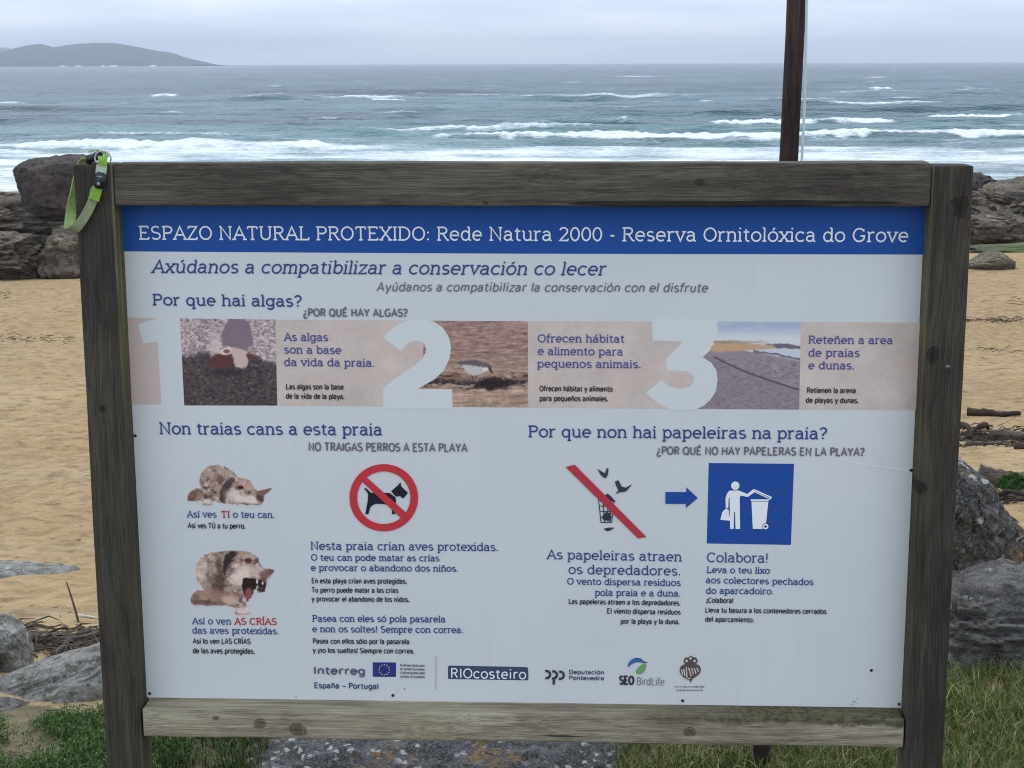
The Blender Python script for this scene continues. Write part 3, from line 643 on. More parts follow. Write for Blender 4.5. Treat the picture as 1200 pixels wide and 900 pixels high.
p7 = scatter(5200, 23, -3.4, -.84, 2.3, 3.72, lambda x, y: .05 - .9 * sstep(2.2, 3.4, -x)); p7 = p7[(p7[:, 0] < -1.4) | (p7[:, 1] < 3.3)]
herbs('herb_carpet', 'low green herbs spreading along the dune edge to the left', p7, .02, .055, .009, 22, 24, HC, spread=.014)
p5 = scatter(260, 13, -.85, -.5, 3.45, 3.75)
herbs('herb_carpet', 'small green herbs behind the foot of the left post', p5, .02, .05, .008, 30, 14, HC, spread=.014)
gx, gy = gpix(1187, 581); gz = ground_z(gx, gy)[0]
rs = np.random.RandomState(4); q = rs.normal(size=(260, 3)); q /= np.linalg.norm(q, axis=1)[:, None]; q *= (rs.rand(260, 1) ** .5)
pb = np.stack([gx + q[:, 0] * .085, gy + q[:, 1] * .08, gz + .015 + np.abs(q[:, 2]) * .075], 1)
bush = herbs('bush', 'small round bright green bush on the right sand', pb, .01, .035, .018, 22, 15, [((.05, .12, .025), .6), ((.03, .075, .018), .4)], kind=None, loc=(gx, gy, gz), spread=.015)
bush['category'] = 'bush'


# ------------------------------------------------------------------ flagpole behind the sign
def lathe_pole(name, base, top, r, mat, seed):
    base = np.array(base); top = np.array(top); n = 60; t = np.linspace(0, 1, n); rs = np.random.RandomState(seed)
    path = (top - base) * t[:, None]; path[:, 0] += fbm(xy3(t * 9, t * 0, seed), 2) * .002
    V, Fc = tube(path, r * (1 + .05 * fbm(xy3(t * 14, t * 0, seed + 2), 2)), 20)
    return mesh(name, V, Fc, mat, smooth=True, loc=base)
YP = 3.34
a = at(892.5, 890, YP); b = at(932.8, 0, YP); dd = (a - b) / (a[2] - b[2])
base = a + dd * (3.85 - a[2]); top = b + dd * (7.2 - b[2])
tag(lathe_pole('flagpole', base, top, .0195, M['pole'], 3), 'slim red brown wooden pole rising behind the sign', 'pole')
ra = at(937.5, 192, YP - .02); rb = at(946.5, 0, YP - .02); dr = (ra - rb) / (ra[2] - rb[2])
V, Fc = tube([(ra + dr * (4.3 - ra[2])) + (np.array([.004 * math.sin(i * .9), 0, 0]) + dr * (.12 * i)) for i in range(25)], .0028, 8)
tag(mesh('rope', np.array(V) - V[0], Fc, plain('rope_white', (.55, .55, .53), .8), loc=V[0]), 'thin pale rope hanging beside the wooden pole', 'rope')

# ------------------------------------------------------------------ the information sign
SIGN = empty('information_sign', (.01420699, 2.99350631, 0), YAW)       # local: x along the board, y away from the viewer, z up
tag(SIGN, 'weathered wooden framed information board about the protected natural area with blue header', 'sign')
TOPZ = 5.5 - .26164865
E_ = np.array([math.cos(YAW), math.sin(YAW), 0]); N_ = np.array([math.sin(YAW), -math.cos(YAW), 0]); T_ = np.array([.01420699, 2.99350631, 5.5 - .26164865])
def pan(px, py, w=0.):
    """photo pixel -> (u, z) on the board's own plane, w in front of it"""
    d = ray(px, py); P = EYE + d * (((T_ + N_ * w - EYE) @ N_) / (d @ N_)) - T_
    return P @ E_, P[2] + TOPZ
def beam(name, mat, x0, x1, z0, z1, y0, y1, axis, seed, label=None, wear=.0012):
    """timber with worn edges, grain along x or z"""
    bm = bmesh.new(); bmesh.ops.create_cube(bm, size=1)
    for v in bm.verts: v.co = Vector(((v.co.x + .5) * (x1 - x0) + x0, (v.co.y + .5) * (y1 - y0) + y0, (v.co.z + .5) * (z1 - z0) + z0))
    long = [e for e in bm.edges if abs((e.verts[0].co - e.verts[1].co)['xyz'.index('x' if axis == 0 else 'z')]) > .01]
    bmesh.ops.subdivide_edges(bm, edges=long, cuts=70, use_grid_fill=True)
    bmesh.ops.bevel(bm, geom=[e for e in bm.edges if e.calc_face_angle(0) > .5], offset=.004, segments=2, affect='EDGES', profile=.6)
    bm.verts.ensure_lookup_table(); C = np.array([v.co[:] for v in bm.verts])
    sc = (3, 30, 30) if axis == 0 else (30, 30, 3)
    for v, n1, n2, n3 in zip(bm.verts, fbm(C * sc + seed, 3), fbm(C * sc + seed + 50, 3), fbm(C * sc + seed + 90, 3)):
        v.co += Vector((n1 if axis else 0, n2, n3 if not axis else 0)) * wear
    me = bpy.data.meshes.new(name); bm.to_mesh(me); bm.free(); me.polygons.foreach_set('use_smooth', [True] * len(me.polygons))
    o = bpy.data.objects.new(name, me); COL.objects.link(o); me.materials.append(mat); o.parent = SIGN
    if label: o['label'] = label
    return o
FY, BY = -.052, .021
beam('post', M['post'], -.8205, -.7480, 3.55, 5.3195, FY, BY, 2, 1)
beam('post', M['post'], .7480, .8210, 3.55, 5.3165, FY, BY, 2, 2)
beam('rail', M['rail_dark'], -.7475, .7475, 5.2425, 5.3210, FY + .004, BY - .002, 0, 3, 'dark weathered top rail')
beam('rail', M['rail_light'], -.7435, .7445, 4.1970, 4.2555, FY + .001, BY - .003, 0, 4, 'pale weathered bottom rail with knots', wear=.0018)
# a thin strip of lichened, rotten edge along the bottom rail's top at the right
# ---- board
PANEL = None
def make_panel():
    nx, nz = 60, 40; u = np.linspace(-.7475, .7475, nx); z = np.linspace(TOPZ - .980, TOPZ + .004, nz)
    V = [(a, 0, b) for b in z for a in u] + [(a, .004, b) for b in z for a in u]
    f = grid_faces(nz, nx); Fq = [tuple(q) for q in f] + [tuple(q[::-1] + nx * nz) for q in f]
    n = nx * nz
    for i in range(nx - 1): Fq += [(i + 1, i, n + i, n + i + 1), ((nz - 1) * nx + i, (nz - 1) * nx + i + 1, n + (nz - 1) * nx + i + 1, n + (nz - 1) * nx + i)]
    for j in range(nz - 1): Fq += [(j * nx, (j + 1) * nx, n + (j + 1) * nx, n + j * nx), ((j + 1) * nx + nx - 1, j * nx + nx - 1, n + j * nx + nx - 1, n + (j + 1) * nx + nx - 1)]
    return mesh('panel', V, Fq, M['panel'], SIGN)
PANEL = make_panel()
LV = {'band': .0003, 'pic': .0004, 'band2': .0005, 'num': .0010, 'ink': .0013, 'top': .0016}
def poly(name, pts, col, lv='band', mat=None):
    """flat printed shape from photo pixels (any simple outline)"""
    V = [(pan(*p)[0], -LV[lv] if isinstance(lv, str) else -lv, pan(*p)[1]) for p in pts]
    bm = bmesh.new(); vs = [bm.verts.new(v) for v in V]; es = [bm.edges.new((vs[i], vs[(i + 1) % len(vs)])) for i in range(len(vs))]
    bmesh.ops.triangle_fill(bm, use_beauty=True, edges=es, normal=(0, -1, 0))
    for f in bm.faces:
        if f.normal.y > 0: f.normal_flip()
    me = bpy.data.meshes.new(name); bm.to_mesh(me); bm.free(); me.materials.append(mat or ink(*col))
    o = bpy.data.objects.new(name, me); COL.objects.link(o); o.parent = PANEL; return o
def polys(name, lst, col, lv='ink'):
    """several flat shapes of one printed mark, joined"""
    bm = bmesh.new(); d = 0
    for pts in lst:
        y = -(LV[lv] if isinstance(lv, str) else lv) - d; d += 1.2e-5
        vs = [bm.verts.new((pan(*p)[0], y, pan(*p)[1])) for p in pts]; es = [bm.edges.new((vs[i], vs[(i + 1) % len(vs)])) for i in range(len(vs))]
        bmesh.ops.triangle_fill(bm, use_beauty=True, edges=es, normal=(0, -1, 0))
    for f in bm.faces:
        if f.normal.y > 0: f.normal_flip()
    me = bpy.data.meshes.new(name); bm.to_mesh(me); bm.free(); me.materials.append(ink(*col))
    o = bpy.data.objects.new(name, me); COL.objects.link(o); o.parent = PANEL; return o
def smooth(pts, n=6):
    """closed Catmull-Rom through points"""
    P = np.array(pts, float); m = len(P); out = []
    for i in range(m):
        a, b, c, d = P[i - 1], P[i], P[(i + 1) % m], P[(i + 2) % m]
        for t in np.arange(n) / n: out.append(.5 * (2 * b + (c - a) * t + (2 * a - 5 * b + 4 * c - d) * t * t + (3 * b - a - 3 * c + d) * t ** 3))
    return [tuple(p) for p in out]
def ell(cx, cy, rx, ry, n=40, a0=0, a1=360): return [(cx + rx * math.cos(math.radians(a0 + (a1 - a0) * i / (n if a1 - a0 == 360 else n - 1))), cy - ry * math.sin(math.radians(a0 + (a1 - a0) * i / (n if a1 - a0 == 360 else n - 1)))) for i in range(n)]
def crop(ox, oy, s): return lambda *pts: [(ox + x / s, oy + y / s) for x, y in pts]
def seg(p, q, w):
    p, q = np.array(p, float), np.array(q, float); t = (q - p) / np.linalg.norm(q - p); n = np.array([-t[1], t[0]]) * w / 2
    return [tuple(p + n), tuple(q + n), tuple(q - n), tuple(p - n)]


# ---- drawn alphabet: strokes and slab serifs (x-height 5, capitals 7)
GL = {
 'a': (4.7, 'a 2,3.4,1.6,1.6,155,0 p 3.6,0|p 3.6,2.9 2.1,2.9 a 1.95,1.45,1.55,1.45,90,270 p 2.3,0 3.6,1.1|r 3.6,0'),
 'b': (5, 'p .9,7.2 .9,0|e 2.7,2.5,1.85,2.5|l .9,7.2'), 'c': (4.5, 'a 2.5,2.5,2.1,2.5,42,318'), 'd': (5, 'p 4.1,7.2 4.1,0|e 2.3,2.5,1.85,2.5|l 4.1,7.2|r 4.1,0'),
 'e': (4.8, 'p .4,2.6 4.4,2.6 a 2.4,2.5,2,2.5,2,312'), 'f': (3, 'p 1.2,0 1.2,5.6 a 2.5,5.7,1.3,1.5,180,65|p .1,5 2.9,5|s 1.2,0'),
 'g': (5, 'e 2.3,2.6,1.85,2.4|p 4.1,5 4.1,-.5 a 2.4,-.5,1.7,1.6,0,-150|r 4.1,5'), 'h': (5, 'p .9,7.2 .9,0|p .9,3 a 2.5,3.3,1.6,1.7,180,0 p 4.1,0|l .9,7.2|s .9,0|s 4.1,0'),
 'i': (1.9, 'p .9,5 .9,0|l .9,5|s .9,0|d .9,6.9'), 'ı': (1.9, 'p .9,5 .9,0|l .9,5|s .9,0'), 'j': (2, 'p 1.2,5 1.2,-1 a 0,-1,1.2,1.1,0,-90|l 1.2,5|d 1.2,6.9'),
 'k': (4.7, 'p .9,7.2 .9,0|p 4,5 .9,2|p 2,3 4.2,0|l .9,7.2|s .9,0|s 4.2,0'), 'l': (1.9, 'p .9,7.2 .9,0|l .9,7.2|s .9,0'),
 'm': (7.4, 'p .9,5 .9,0|p .9,3 a 2.3,3.4,1.4,1.6,180,0 p 3.7,0|p 3.7,3 a 5.1,3.4,1.4,1.6,180,0 p 6.5,0|l .9,5|s .9,0|s 3.7,0|s 6.5,0'),
 'n': (5, 'p .9,5 .9,0|p .9,3 a 2.5,3.3,1.6,1.7,180,0 p 4.1,0|l .9,5|s .9,0|s 4.1,0'), 'o': (5, 'e 2.5,2.5,2.1,2.5'),
 'p': (5, 'p .9,5 .9,-2.2|e 2.7,2.5,1.85,2.5|l .9,5|s .9,-2.2'), 'q': (5, 'p 4.1,5 4.1,-2.2|e 2.3,2.5,1.85,2.5|s 4.1,-2.2'),
 'r': (3.5, 'p .9,5 .9,0|p .9,2.8 a 2.6,3.2,1.7,1.8,180,65|l .9,5|s .9,0'), 's': (4, 'a 2,3.75,1.45,1.25,35,270 a 2,1.25,1.6,1.25,90,-145'),
 't': (3.1, 'p 1.3,6.6 1.3,1.2 a 2.4,1.2,1.1,1.2,180,300|p .1,5 2.8,5'), 'u': (5.1, 'p .9,5 .9,1.7 a 2.5,1.7,1.6,1.7,180,360 p 4.1,5|p 4.1,2 4.1,0|l .9,5|l 4.1,5|r 4.1,0'),
 'v': (4.6, 'p .4,5 2.3,0 4.2,5|s .5,5|s 4.1,5'), 'w': (6.6, 'p .4,5 1.9,0 3.3,4.6 4.7,0 6.2,5'), 'x': (4.5, 'p .5,5 4,0|p 4,5 .5,0|s .5,5|s 4,5|s .5,0|s 4,0'), 'y': (4.7, 'p .4,5 2.4,0|p 4.3,5 2.1,-.8 a 1,-1,1,1.1,0,-90|s .5,5|s 4.2,5'),
 'z': (4.2, 'p .5,5 3.8,5 .4,0 3.9,0|v .5,5,-.9|v 3.9,0,.9'),
 'A': (6, 'p .3,0 3,7 5.7,0|p 1.3,2.4 4.7,2.4|s .4,0|s 5.6,0'), 'B': (5.4, 'p 1,0 1,7 3,7 a 3,5.35,1.6,1.65,90,-90 p 1,3.7|p 3,3.7 a 3.1,1.85,1.9,1.85,90,-90 p 1,0|l 1,7|l 1,0'),
 'C': (6, 'a 3.2,3.5,2.75,3.5,45,315|v 5.2,5.4,1.3'), 'D': (6.2, 'p 1,0 1,7 2.6,7 a 2.6,3.5,3,3.5,90,-90 p 1,0|l 1,7|l 1,0'),
 'E': (5.3, 'p 4.6,7 1,7 1,0 4.8,0|p 1,3.6 3.8,3.6|v 4.6,7,-1.1|v 4.8,0,1.2|l 1,7|l 1,0'), 'F': (5, 'p 4.6,7 1,7 1,0|p 1,3.6 3.8,3.6|v 4.6,7,-1.1|l 1,7|s 1,0'),
 'G': (6.4, 'a 3.2,3.5,2.75,3.5,45,325 p 5.6,3 3.8,3|v 5.2,5.4,1.3'), 'H': (6.3, 'p 1,0 1,7|p 5.3,0 5.3,7|p 1,3.6 5.3,3.6|s 1,0|s 1,7|s 5.3,0|s 5.3,7'),
 'I': (2, 'p 1,0 1,7|s 1,0|s 1,7'), 'J': (4, 'p 3,7 3,1.8 a 1.6,1.8,1.4,1.8,0,-160|s 3,7'), 'L': (4.9, 'p 1,7 1,0 4.6,0|v 4.6,0,1.3|s 1,7|l 1,0'), 'M': (7.4, 'p 1,0 1,7 3.7,1.5 6.4,7 6.4,0|l 1,7|r 6.4,7|s 1,0|s 6.4,0'),
 'N': (6.4, 'p 1,0 1,7 5.4,0 5.4,7|l 1,7|s 1,0|s 5.4,7'), 'O': (6.4, 'e 3.2,3.5,2.75,3.5'), 'P': (5.2, 'p 1,0 1,7 3,7 a 3,5.2,1.8,1.8,90,-90 p 1,3.4|l 1,7|s 1,0'),
 'Q': (6.4, 'e 3.2,3.5,2.75,3.5|p 3.6,1.6 5.6,-.6'), 'R': (5.6, 'p 1,0 1,7 3,7 a 3,5.3,1.7,1.7,90,-90 p 1,3.6|p 2.8,3.6 5,0|l 1,7|s 1,0|r 4.9,0'),
 'S': (5, 'a 2.5,5.3,1.85,1.7,35,270 a 2.5,1.8,2,1.8,90,-150'), 'T': (5.6, 'p .5,7 5.1,7|p 2.8,7 2.8,0|v .5,7,-1.3|v 5.1,7,-1.3|s 2.8,0'), 'U': (6.2, 'p 1,7 1,2.2 a 3.1,2.2,2.1,2.2,180,360 p 5.2,7|s 1,7|s 5.2,7'),
 'V': (6, 'p .4,7 3,0 5.6,7|s .5,7|s 5.5,7'), 'X': (5.8, 'p .6,7 5.2,0|p 5.2,7 .6,0|s .7,7|s 5.1,7|s .7,0|s 5.1,0'), 'Y': (5.6, 'p .4,7 2.8,3.3 5.2,7|p 2.8,3.3 2.8,0|s .5,7|s 5.1,7|s 2.8,0'), 'Z': (5.3, 'p .7,7 4.7,7 .5,0 4.8,0|v .7,7,-1.3|v 4.8,0,1.3'),
 '0': (4.8, 'e 2.4,3.5,1.95,3.5'), '2': (4.7, 'a 2.2,5.1,1.8,1.9,165,-28 p .4,0 4.3,0|v 4.3,0,1'),
 ':': (1.7, 'd .8,.4|d .8,4.2'), '.': (1.7, 'd .8,.35'), ',': (1.7, 'p .9,.5 .5,-1.1'), '!': (1.9, 'p .9,7.1 .9,2|d .9,.35'), '¡': (1.9, 'p .9,3 .9,-2|d .9,4.7'),
 '?': (4.2, 'a 2,5.3,1.6,1.8,165,-60 p 1.9,2.9 1.9,1.9|d 1.9,.35'), '¿': (4.2, 'a 2.2,-.3,1.6,1.8,-15,-240 p 2.3,2.1 2.3,3.1|d 2.3,4.7'), '-': (2.8, 'p .4,2.7 2.4,2.7'), '–': (4.6, 'p .3,2.7 4.3,2.7'), ' ': (2.3, '')}
ACC = {'á': 'a', 'é': 'e', 'í': 'ı', 'ó': 'o', 'ú': 'u', 'ñ': 'n', 'Á': 'A', 'É': 'E', 'Í': 'I', 'Ó': 'O', 'Ú': 'U'}
_gc = {}
def glyph(ch):
    if ch in _gc: return _gc[ch]
    b = ACC.get(ch, ch); w, d = GL[b]; st = []
    for item in d.split('|'):
        tk = item.split()
        if not tk: continue
        pts = []; mode = None; typ = 'line'
        for t in tk:
            if t in 'paesldrv': mode = t; continue
            v = [float(q) for q in t.split(',')]
            if mode == 'p': pts.append((v[0], v[1]))
            elif mode == 'a':
                n = max(4, int(abs(v[5] - v[4]) / 16)); pts += [(v[0] + v[2] * math.cos(math.radians(v[4] + (v[5] - v[4]) * i / n)), v[1] + v[3] * math.sin(math.radians(v[4] + (v[5] - v[4]) * i / n))) for i in range(n + 1)]
            elif mode == 'e': pts = [(v[0] + v[2] * math.cos(2 * math.pi * i / 28), v[1] + v[3] * math.sin(2 * math.pi * i / 28)) for i in range(28)]; typ = 'loop'
            elif mode == 'd': pts = [(v[0], v[1])]; typ = 'dot'
            elif mode in 'slr': pts = [(v[0] - (.95 if mode in 'sl' else 0), v[1]), (v[0] + (.95 if mode in 'sr' else 0), v[1])]; typ = 'serif'
            elif mode == 'v': pts = [(v[0], v[1]), (v[0], v[1] + v[2])]; typ = 'serif'
        st.append((typ, pts))
    if ch != b:
        cx = w / 2; y0 = 6.0 if b in 'aeıoun' else 8.0
        st.append(('line', [(cx - 1.2, y0 + .3), (cx - .5, y0 + .75), (cx + .5, y0 + .25), (cx + 1.2, y0 + .7)] if ch == 'ñ' else [(cx - .2, y0), (cx + .8, y0 + 1.3)]))
    _gc[ch] = (w, st); return _gc[ch]
def strip(pts, hw, closed):
    """2D polyline -> mitred ribbon"""
    P = np.array(pts, float); keep = [0]
    for i in range(1, len(P)):
        if np.linalg.norm(P[i] - P[keep[-1]]) > 1e-7: keep.append(i)
    P = P[keep]; n = len(P)
    if n < 2: return None
    if closed: d1 = P - np.roll(P, 1, 0); d2 = np.roll(P, -1, 0) - P
    else:
        d = np.diff(P, axis=0); d1 = np.vstack([d[:1], d]); d2 = np.vstack([d, d[-1:]])
    d1 /= np.linalg.norm(d1, axis=1)[:, None]; d2 /= np.linalg.norm(d2, axis=1)[:, None]
    n1 = np.stack([-d1[:, 1], d1[:, 0]], 1); n2 = np.stack([-d2[:, 1], d2[:, 0]], 1); m = n1 + n2
    m /= np.maximum(np.linalg.norm(m, axis=1), 1e-6)[:, None]; c = np.maximum((m * n1).sum(1), .5); m = m / c[:, None] * hw
    V = np.vstack([P + m, P - m]); Fq = [(i, i + n, (i + 1) % n + n, (i + 1) % n) for i in range(n if closed else n - 1)]
    return V, Fq
def text(s, p0, p1, cap, col, style='slab', sw=1.6, ital=False, name='lettering', gap=.55, lv='ink'):
    """one printed line: baseline from photo pixel p0 to p1, capitals cap px high, strokes sw px wide"""
    A = np.array(pan(*p0)); B = np.array(pan(*p1)); W = np.linalg.norm(B - A); ex = (B - A) / W; ey = np.array([-ex[1], ex[0]])
    mpp = W / math.hypot(p1[0] - p0[0], p1[1] - p0[1]); sw = sw * mpp; sy = (cap * mpp - sw) / 7
    if style == 'sans': gap = gap + .15
    tot = sum(glyph(c)[0] for c in s) + gap * (len(s) - 1); k = (W - sw) / (tot - .8); x = -.3; V = []; Fc = []; j = 0
    sh = .19 if ital else 0
    def put(P2):
        nonlocal j
        y = -(LV[lv] + (j % 9) * 1.1e-5); j += 1; q = len(V)
        for a, b in P2:
            w = A + ex * a + ey * b; V.append((w[0], y, w[1]))
        return q
    for ch in s:
        w, st = glyph(ch)
        for typ, pts in st:
            if typ == 'serif' and style != 'slab': continue
            Q = [(sw / 2 + (x + a) * k + sh * (b * sy), sw / 2 + b * sy) for a, b in pts]
            if typ == 'dot':
                r = sw * .62; n = 10; q = put([(Q[0][0] + r * math.cos(2 * math.pi * i / n), Q[0][1] + r * math.sin(2 * math.pi * i / n)) for i in range(n)]); Fc.append(tuple(range(q, q + n))); continue
            if typ == 'line' and len(Q) > 1:            # square ends
                Q = [tuple(np.array(Q[0]) + 0), *Q[1:]]
            r = strip(Q, sw / 2 * (.9 if typ == 'serif' else 1), typ == 'loop')
            if r is None: continue
            q = put(r[0]); Fc += [tuple(q + i for i in f) for f in r[1]]
        x += w + gap
    return mesh(name, V, Fc, ink(*col), PANEL)


# ---- header and headings
NAVY, GREY, BLACK, RED = (40, 62, 118), (92, 94, 108), (45, 47, 55), (150, 45, 55)
poly('header_band', [(130, 228), (1100, 228), (1084.6, 298.3), (860, 297.8), (600, 297.2), (400, 296.2), (144.5, 294.5)], (21, 66, 139))
text('ESPAZO NATURAL PROTEXIDO: Rede Natura 2000 - Reserva Ornitolóxica do Grove', (163, 281), (1064, 284), 16.8, (205, 220, 240), sw=1.9)
text('Axúdanos a compatibilizar a conservación co lecer', (178, 320), (709, 323), 16, NAVY, sw=1.9, ital=True)
text('Ayúdanos a compatibilizar la conservación con el disfrute', (441, 341.5), (829, 342.7), 11.2, GREY, 'sans', 1.5, ital=True)
text('Por que hai algas?', (179, 358), (354, 359.8), 14, NAVY, sw=1.9)
text('¿POR QUÉ HAY ALGAS?', (355, 371.2), (478, 371.6), 10.2, GREY, 'sans', 1.9)
text('Non traias cans a esta praia', (187, 509), (448, 510.5), 14.8, NAVY, sw=1.9)
text('NO TRAIGAS PERROS A ESTA PLAYA', (361, 528.7), (548, 530), 11, GREY, 'sans', 1.9)
text('Por que non hai papeleiras na praia?', (619, 512.5), (969, 515), 14.8, NAVY, sw=1.9)
text('¿POR QUÉ NO HAY PAPELERAS EN LA PLAYA?', (769, 533), (1013, 534.8), 10.8, GREY, 'sans', 1.9)

# ---- mini painter for the printed photographs: colour per point of a fine flat mesh
class Paint:
    def __init__(s, org, sc, x0, y0, x1, y1, res=.55):
        """coordinates are those of an enlarged crop: photo px = org + xy / sc"""
        s.org, s.sc = org, sc; nx = int((x1 - x0) / sc / res) + 2; ny = int((y1 - y0) / sc / res) + 2; s.nx, s.ny = nx, ny
        gx, gy = np.meshgrid(np.linspace(x0, x1, nx), np.linspace(y0, y1, ny)); s.x, s.y = gx.ravel(), gy.ravel()
        s.c = np.tile(np.array([172., 184, 193]), (nx * ny, 1)); s.a = np.zeros(nx * ny)
    def noise(s, sx, sy=None, seed=0, o=4): return fbm(xy3(s.x / sx, s.y / (sy or sx), seed + .5), o)
    def sd(s, pts):
        P = np.array(pts, float); d = np.full(len(s.x), 1e9); ins = np.zeros(len(s.x), bool); n = len(P)
        for i in range(n):
            a, b = P[i], P[(i + 1) % n]; e = b - a; w0, w1 = s.x - a[0], s.y - a[1]; t = np.clip((w0 * e[0] + w1 * e[1]) / (e @ e + 1e-9), 0, 1)
            d = np.minimum(d, np.hypot(w0 - e[0] * t, w1 - e[1] * t)); cnd = (a[1] > s.y) != (b[1] > s.y)
            with np.errstate(divide='ignore', invalid='ignore'): ins ^= cnd & (s.x < (b[0] - a[0]) * (s.y - a[1]) / (b[1] - a[1]) + a[0])
        return np.where(ins, -d, d)
    def fill(s, m, col, alpha=True):
        m = np.clip(m, 0, 1); s.c = s.c * (1 - m[:, None]) + np.asarray(col, float) * m[:, None]
        if alpha: s.a = np.maximum(s.a, m)
    def shape(s, pts, col, soft=6, rag=0, seed=0, sm=True, k=1, alpha=True):
        d = s.sd(smooth(pts, 4) if sm else pts)
        if rag: d = d + s.noise(14, seed=seed) * rag
        s.fill(k * sstep(soft, -soft, d), col, alpha)
    def blob(s, cx, cy, rx, ry, col, soft=.35, rot=0, k=1, alpha=False, rag=.0, seed=0):
        c, q = math.cos(math.radians(rot)), math.sin(math.radians(rot)); dx, dy = s.x - cx, s.y - cy
        r = np.hypot((dx * c + dy * q) / rx, (-dx * q + dy * c) / ry) + (s.noise(12, seed=seed) * rag if rag else 0); s.fill(k * sstep(1 + soft, 1 - soft, r), col, alpha)
    def line(s, pts, w, col, k=1):
        d = np.full(len(s.x), 1e9); P = np.array(pts, float)
        for a, b in zip(P[:-1], P[1:]):
            e = b - a; w0, w1 = s.x - a[0], s.y - a[1]; t = np.clip((w0 * e[0] + w1 * e[1]) / (e @ e + 1e-9), 0, 1); d = np.minimum(d, np.hypot(w0 - e[0] * t, w1 - e[1] * t))
        s.fill(k * sstep(w / 2 + 2, w / 2 - 2, d), col, False)
    def tint(s, n, amt): s.c = s.c * (1 + n[:, None] * amt)
    def build(s, name, lv='pic', cut=True, corners=None):
        if corners:                                       # skewed by perspective: bilinear corners in photo px
            u = (s.x - s.x.min()) / np.ptp(s.x); v = (s.y - s.y.min()) / np.ptp(s.y); C = [np.array(pan(*c)) for c in corners]
            W = np.outer((1 - u) * (1 - v), C[0]).reshape(-1, 2) + np.outer(u * (1 - v), C[1]) + np.outer(u * v, C[2]) + np.outer((1 - u) * v, C[3])
        else: W = np.array([pan(s.org[0] + a / s.sc, s.org[1] + b / s.sc) for a, b in zip(s.x, s.y)])
        V = np.stack([W[:, 0], np.full(len(W), -LV[lv]), W[:, 1]], 1); c = np.clip(s.c, 5, 250); gr = c.mean(1, keepdims=True); c = gr + (c - gr) * .72
        if cut: c = c * s.a[:, None] + np.array([172., 184, 193]) * (1 - s.a[:, None])
        c = np.clip(lin(c) / PANEL_SEEN * .70, .004, .9); f = grid_faces(s.ny, s.nx)[:, ::-1]
        if cut: f = f[s.a[f].max(1) > .04]
        return mesh(name, V, f.copy(), M['picture'], PANEL, cols=c)


# ---- the sand-coloured band with three numerals and photographs
def band(pts, seed):
    P = np.array(pts); q = Paint((0, 0), 1, P[:, 0].min(), P[:, 1].min(), P[:, 0].max(), P[:, 1].max(), .9)
    q.fill(np.ones(len(q.x)), (168, 163, 162)); q.tint(q.noise(40, seed=seed), .05); q.tint(q.noise(5, 5, seed=seed + 3, o=3), .025); q.fill(.3 * sstep(-.4, .6, q.noise(60, 30, seed + 6)), (172, 160, 152)); q.build('printed_band', 'band', cut=False, corners=pts)
poly('printed_band', [(148.5, 372), (184.5, 372.5), (161.5, 380.2), (168, 402.4), (185, 400), (189, 473.8), (153, 474)], (164, 158, 158))
band([(322.5, 374.5), (506, 375.8), (508, 476.6), (325, 475.2)], 1)
band([(618, 376.3), (842, 377), (838, 479.2), (619, 477.4)], 2)
band([(938, 377.2), (1080.5, 378), (1076, 480.5), (936, 480)], 3)
c2 = crop(440, 360, 3.636); c3 = crop(750, 360, 3.529)
num2 = c2(*[(35, 130), (58, 103), (88, 78), (128, 60), (165, 51), (205, 50), (250, 62), (288, 88), (312, 125), (322, 170), (316, 218), (292, 270), (250, 308), (215, 328), (178, 348), (327, 350), (329, 432), (33, 432), (34, 350), (48, 332), (90, 300), (130, 273), (165, 250), (196, 222), (212, 198), (216, 180), (209, 158), (190, 145), (165, 143), (142, 152), (124, 170), (110, 188)])
num3 = c3(*[(50, 48), (321, 48), (319, 118), (313, 135), (235, 200), (262, 208), (296, 230), (316, 262), (321, 300), (314, 345), (292, 382), (262, 408), (230, 424), (160, 428), (118, 420), (85, 402), (52, 378), (24, 355), (88, 300), (112, 322), (142, 335), (175, 337), (205, 328), (220, 310), (222, 292), (212, 275), (192, 265), (160, 262), (113, 263), (106, 216), (176, 142), (52, 138)])
poly('numeral', num2, (172, 186, 194), 'band2'); poly('numeral', num3, (172, 186, 194), 'band2')
# photograph of seaweed on stones
q = Paint((140, 360), 3.75, 262, 45, 698, 435); one = np.ones(len(q.x))
q.fill(one, (150, 138, 146)); q.tint(q.noise(14, 9, 1), .35); q.fill(.6 * sstep(.1, .5, q.noise(22, 14, 2)), (188, 178, 182)); q.fill(.5 * sstep(.15, .5, q.noise(9, 7, 3)), (88, 76, 92))
q.shape([(490, 40), (560, 40), (590, 110), (588, 160), (540, 185), (480, 165), (440, 145), (455, 100)], (104, 92, 110), 6, 5, 1, k=.9)
dk = sstep(-12, 14, q.y - (205 + 45 * sstep(560, 690, q.x) + 22 * q.noise(60, 60, 4))); q.fill(dk, (66, 58, 64)); q.fill(dk * .6 * sstep(.1, .5, q.noise(11, 8, 5)), (108, 98, 98)); q.fill(dk * .6 * sstep(.0, .5, q.noise(16, 12, 6)), (40, 34, 44))
q.blob(420, 165, 22, 60, (178, 170, 176), .4, 15, .7, rag=.3); q.shape([(385, 255), (400, 220), (440, 200), (490, 205), (510, 240), (470, 262), (420, 265)], (88, 46, 48), 5, 4, 7); q.blob(468, 190, 30, 16, (192, 182, 178), .3, -10); q.blob(470, 190, 16, 9, (120, 70, 66), .4)
q.shape([(498, 180), (540, 178), (566, 215), (560, 258), (515, 262), (500, 225)], (172, 156, 152), 6, 5, 8); q.blob(578, 215, 18, 12, (96, 48, 46), .3, 25); q.blob(470, 285, 80, 16, (44, 36, 46), .5, 0, .7)
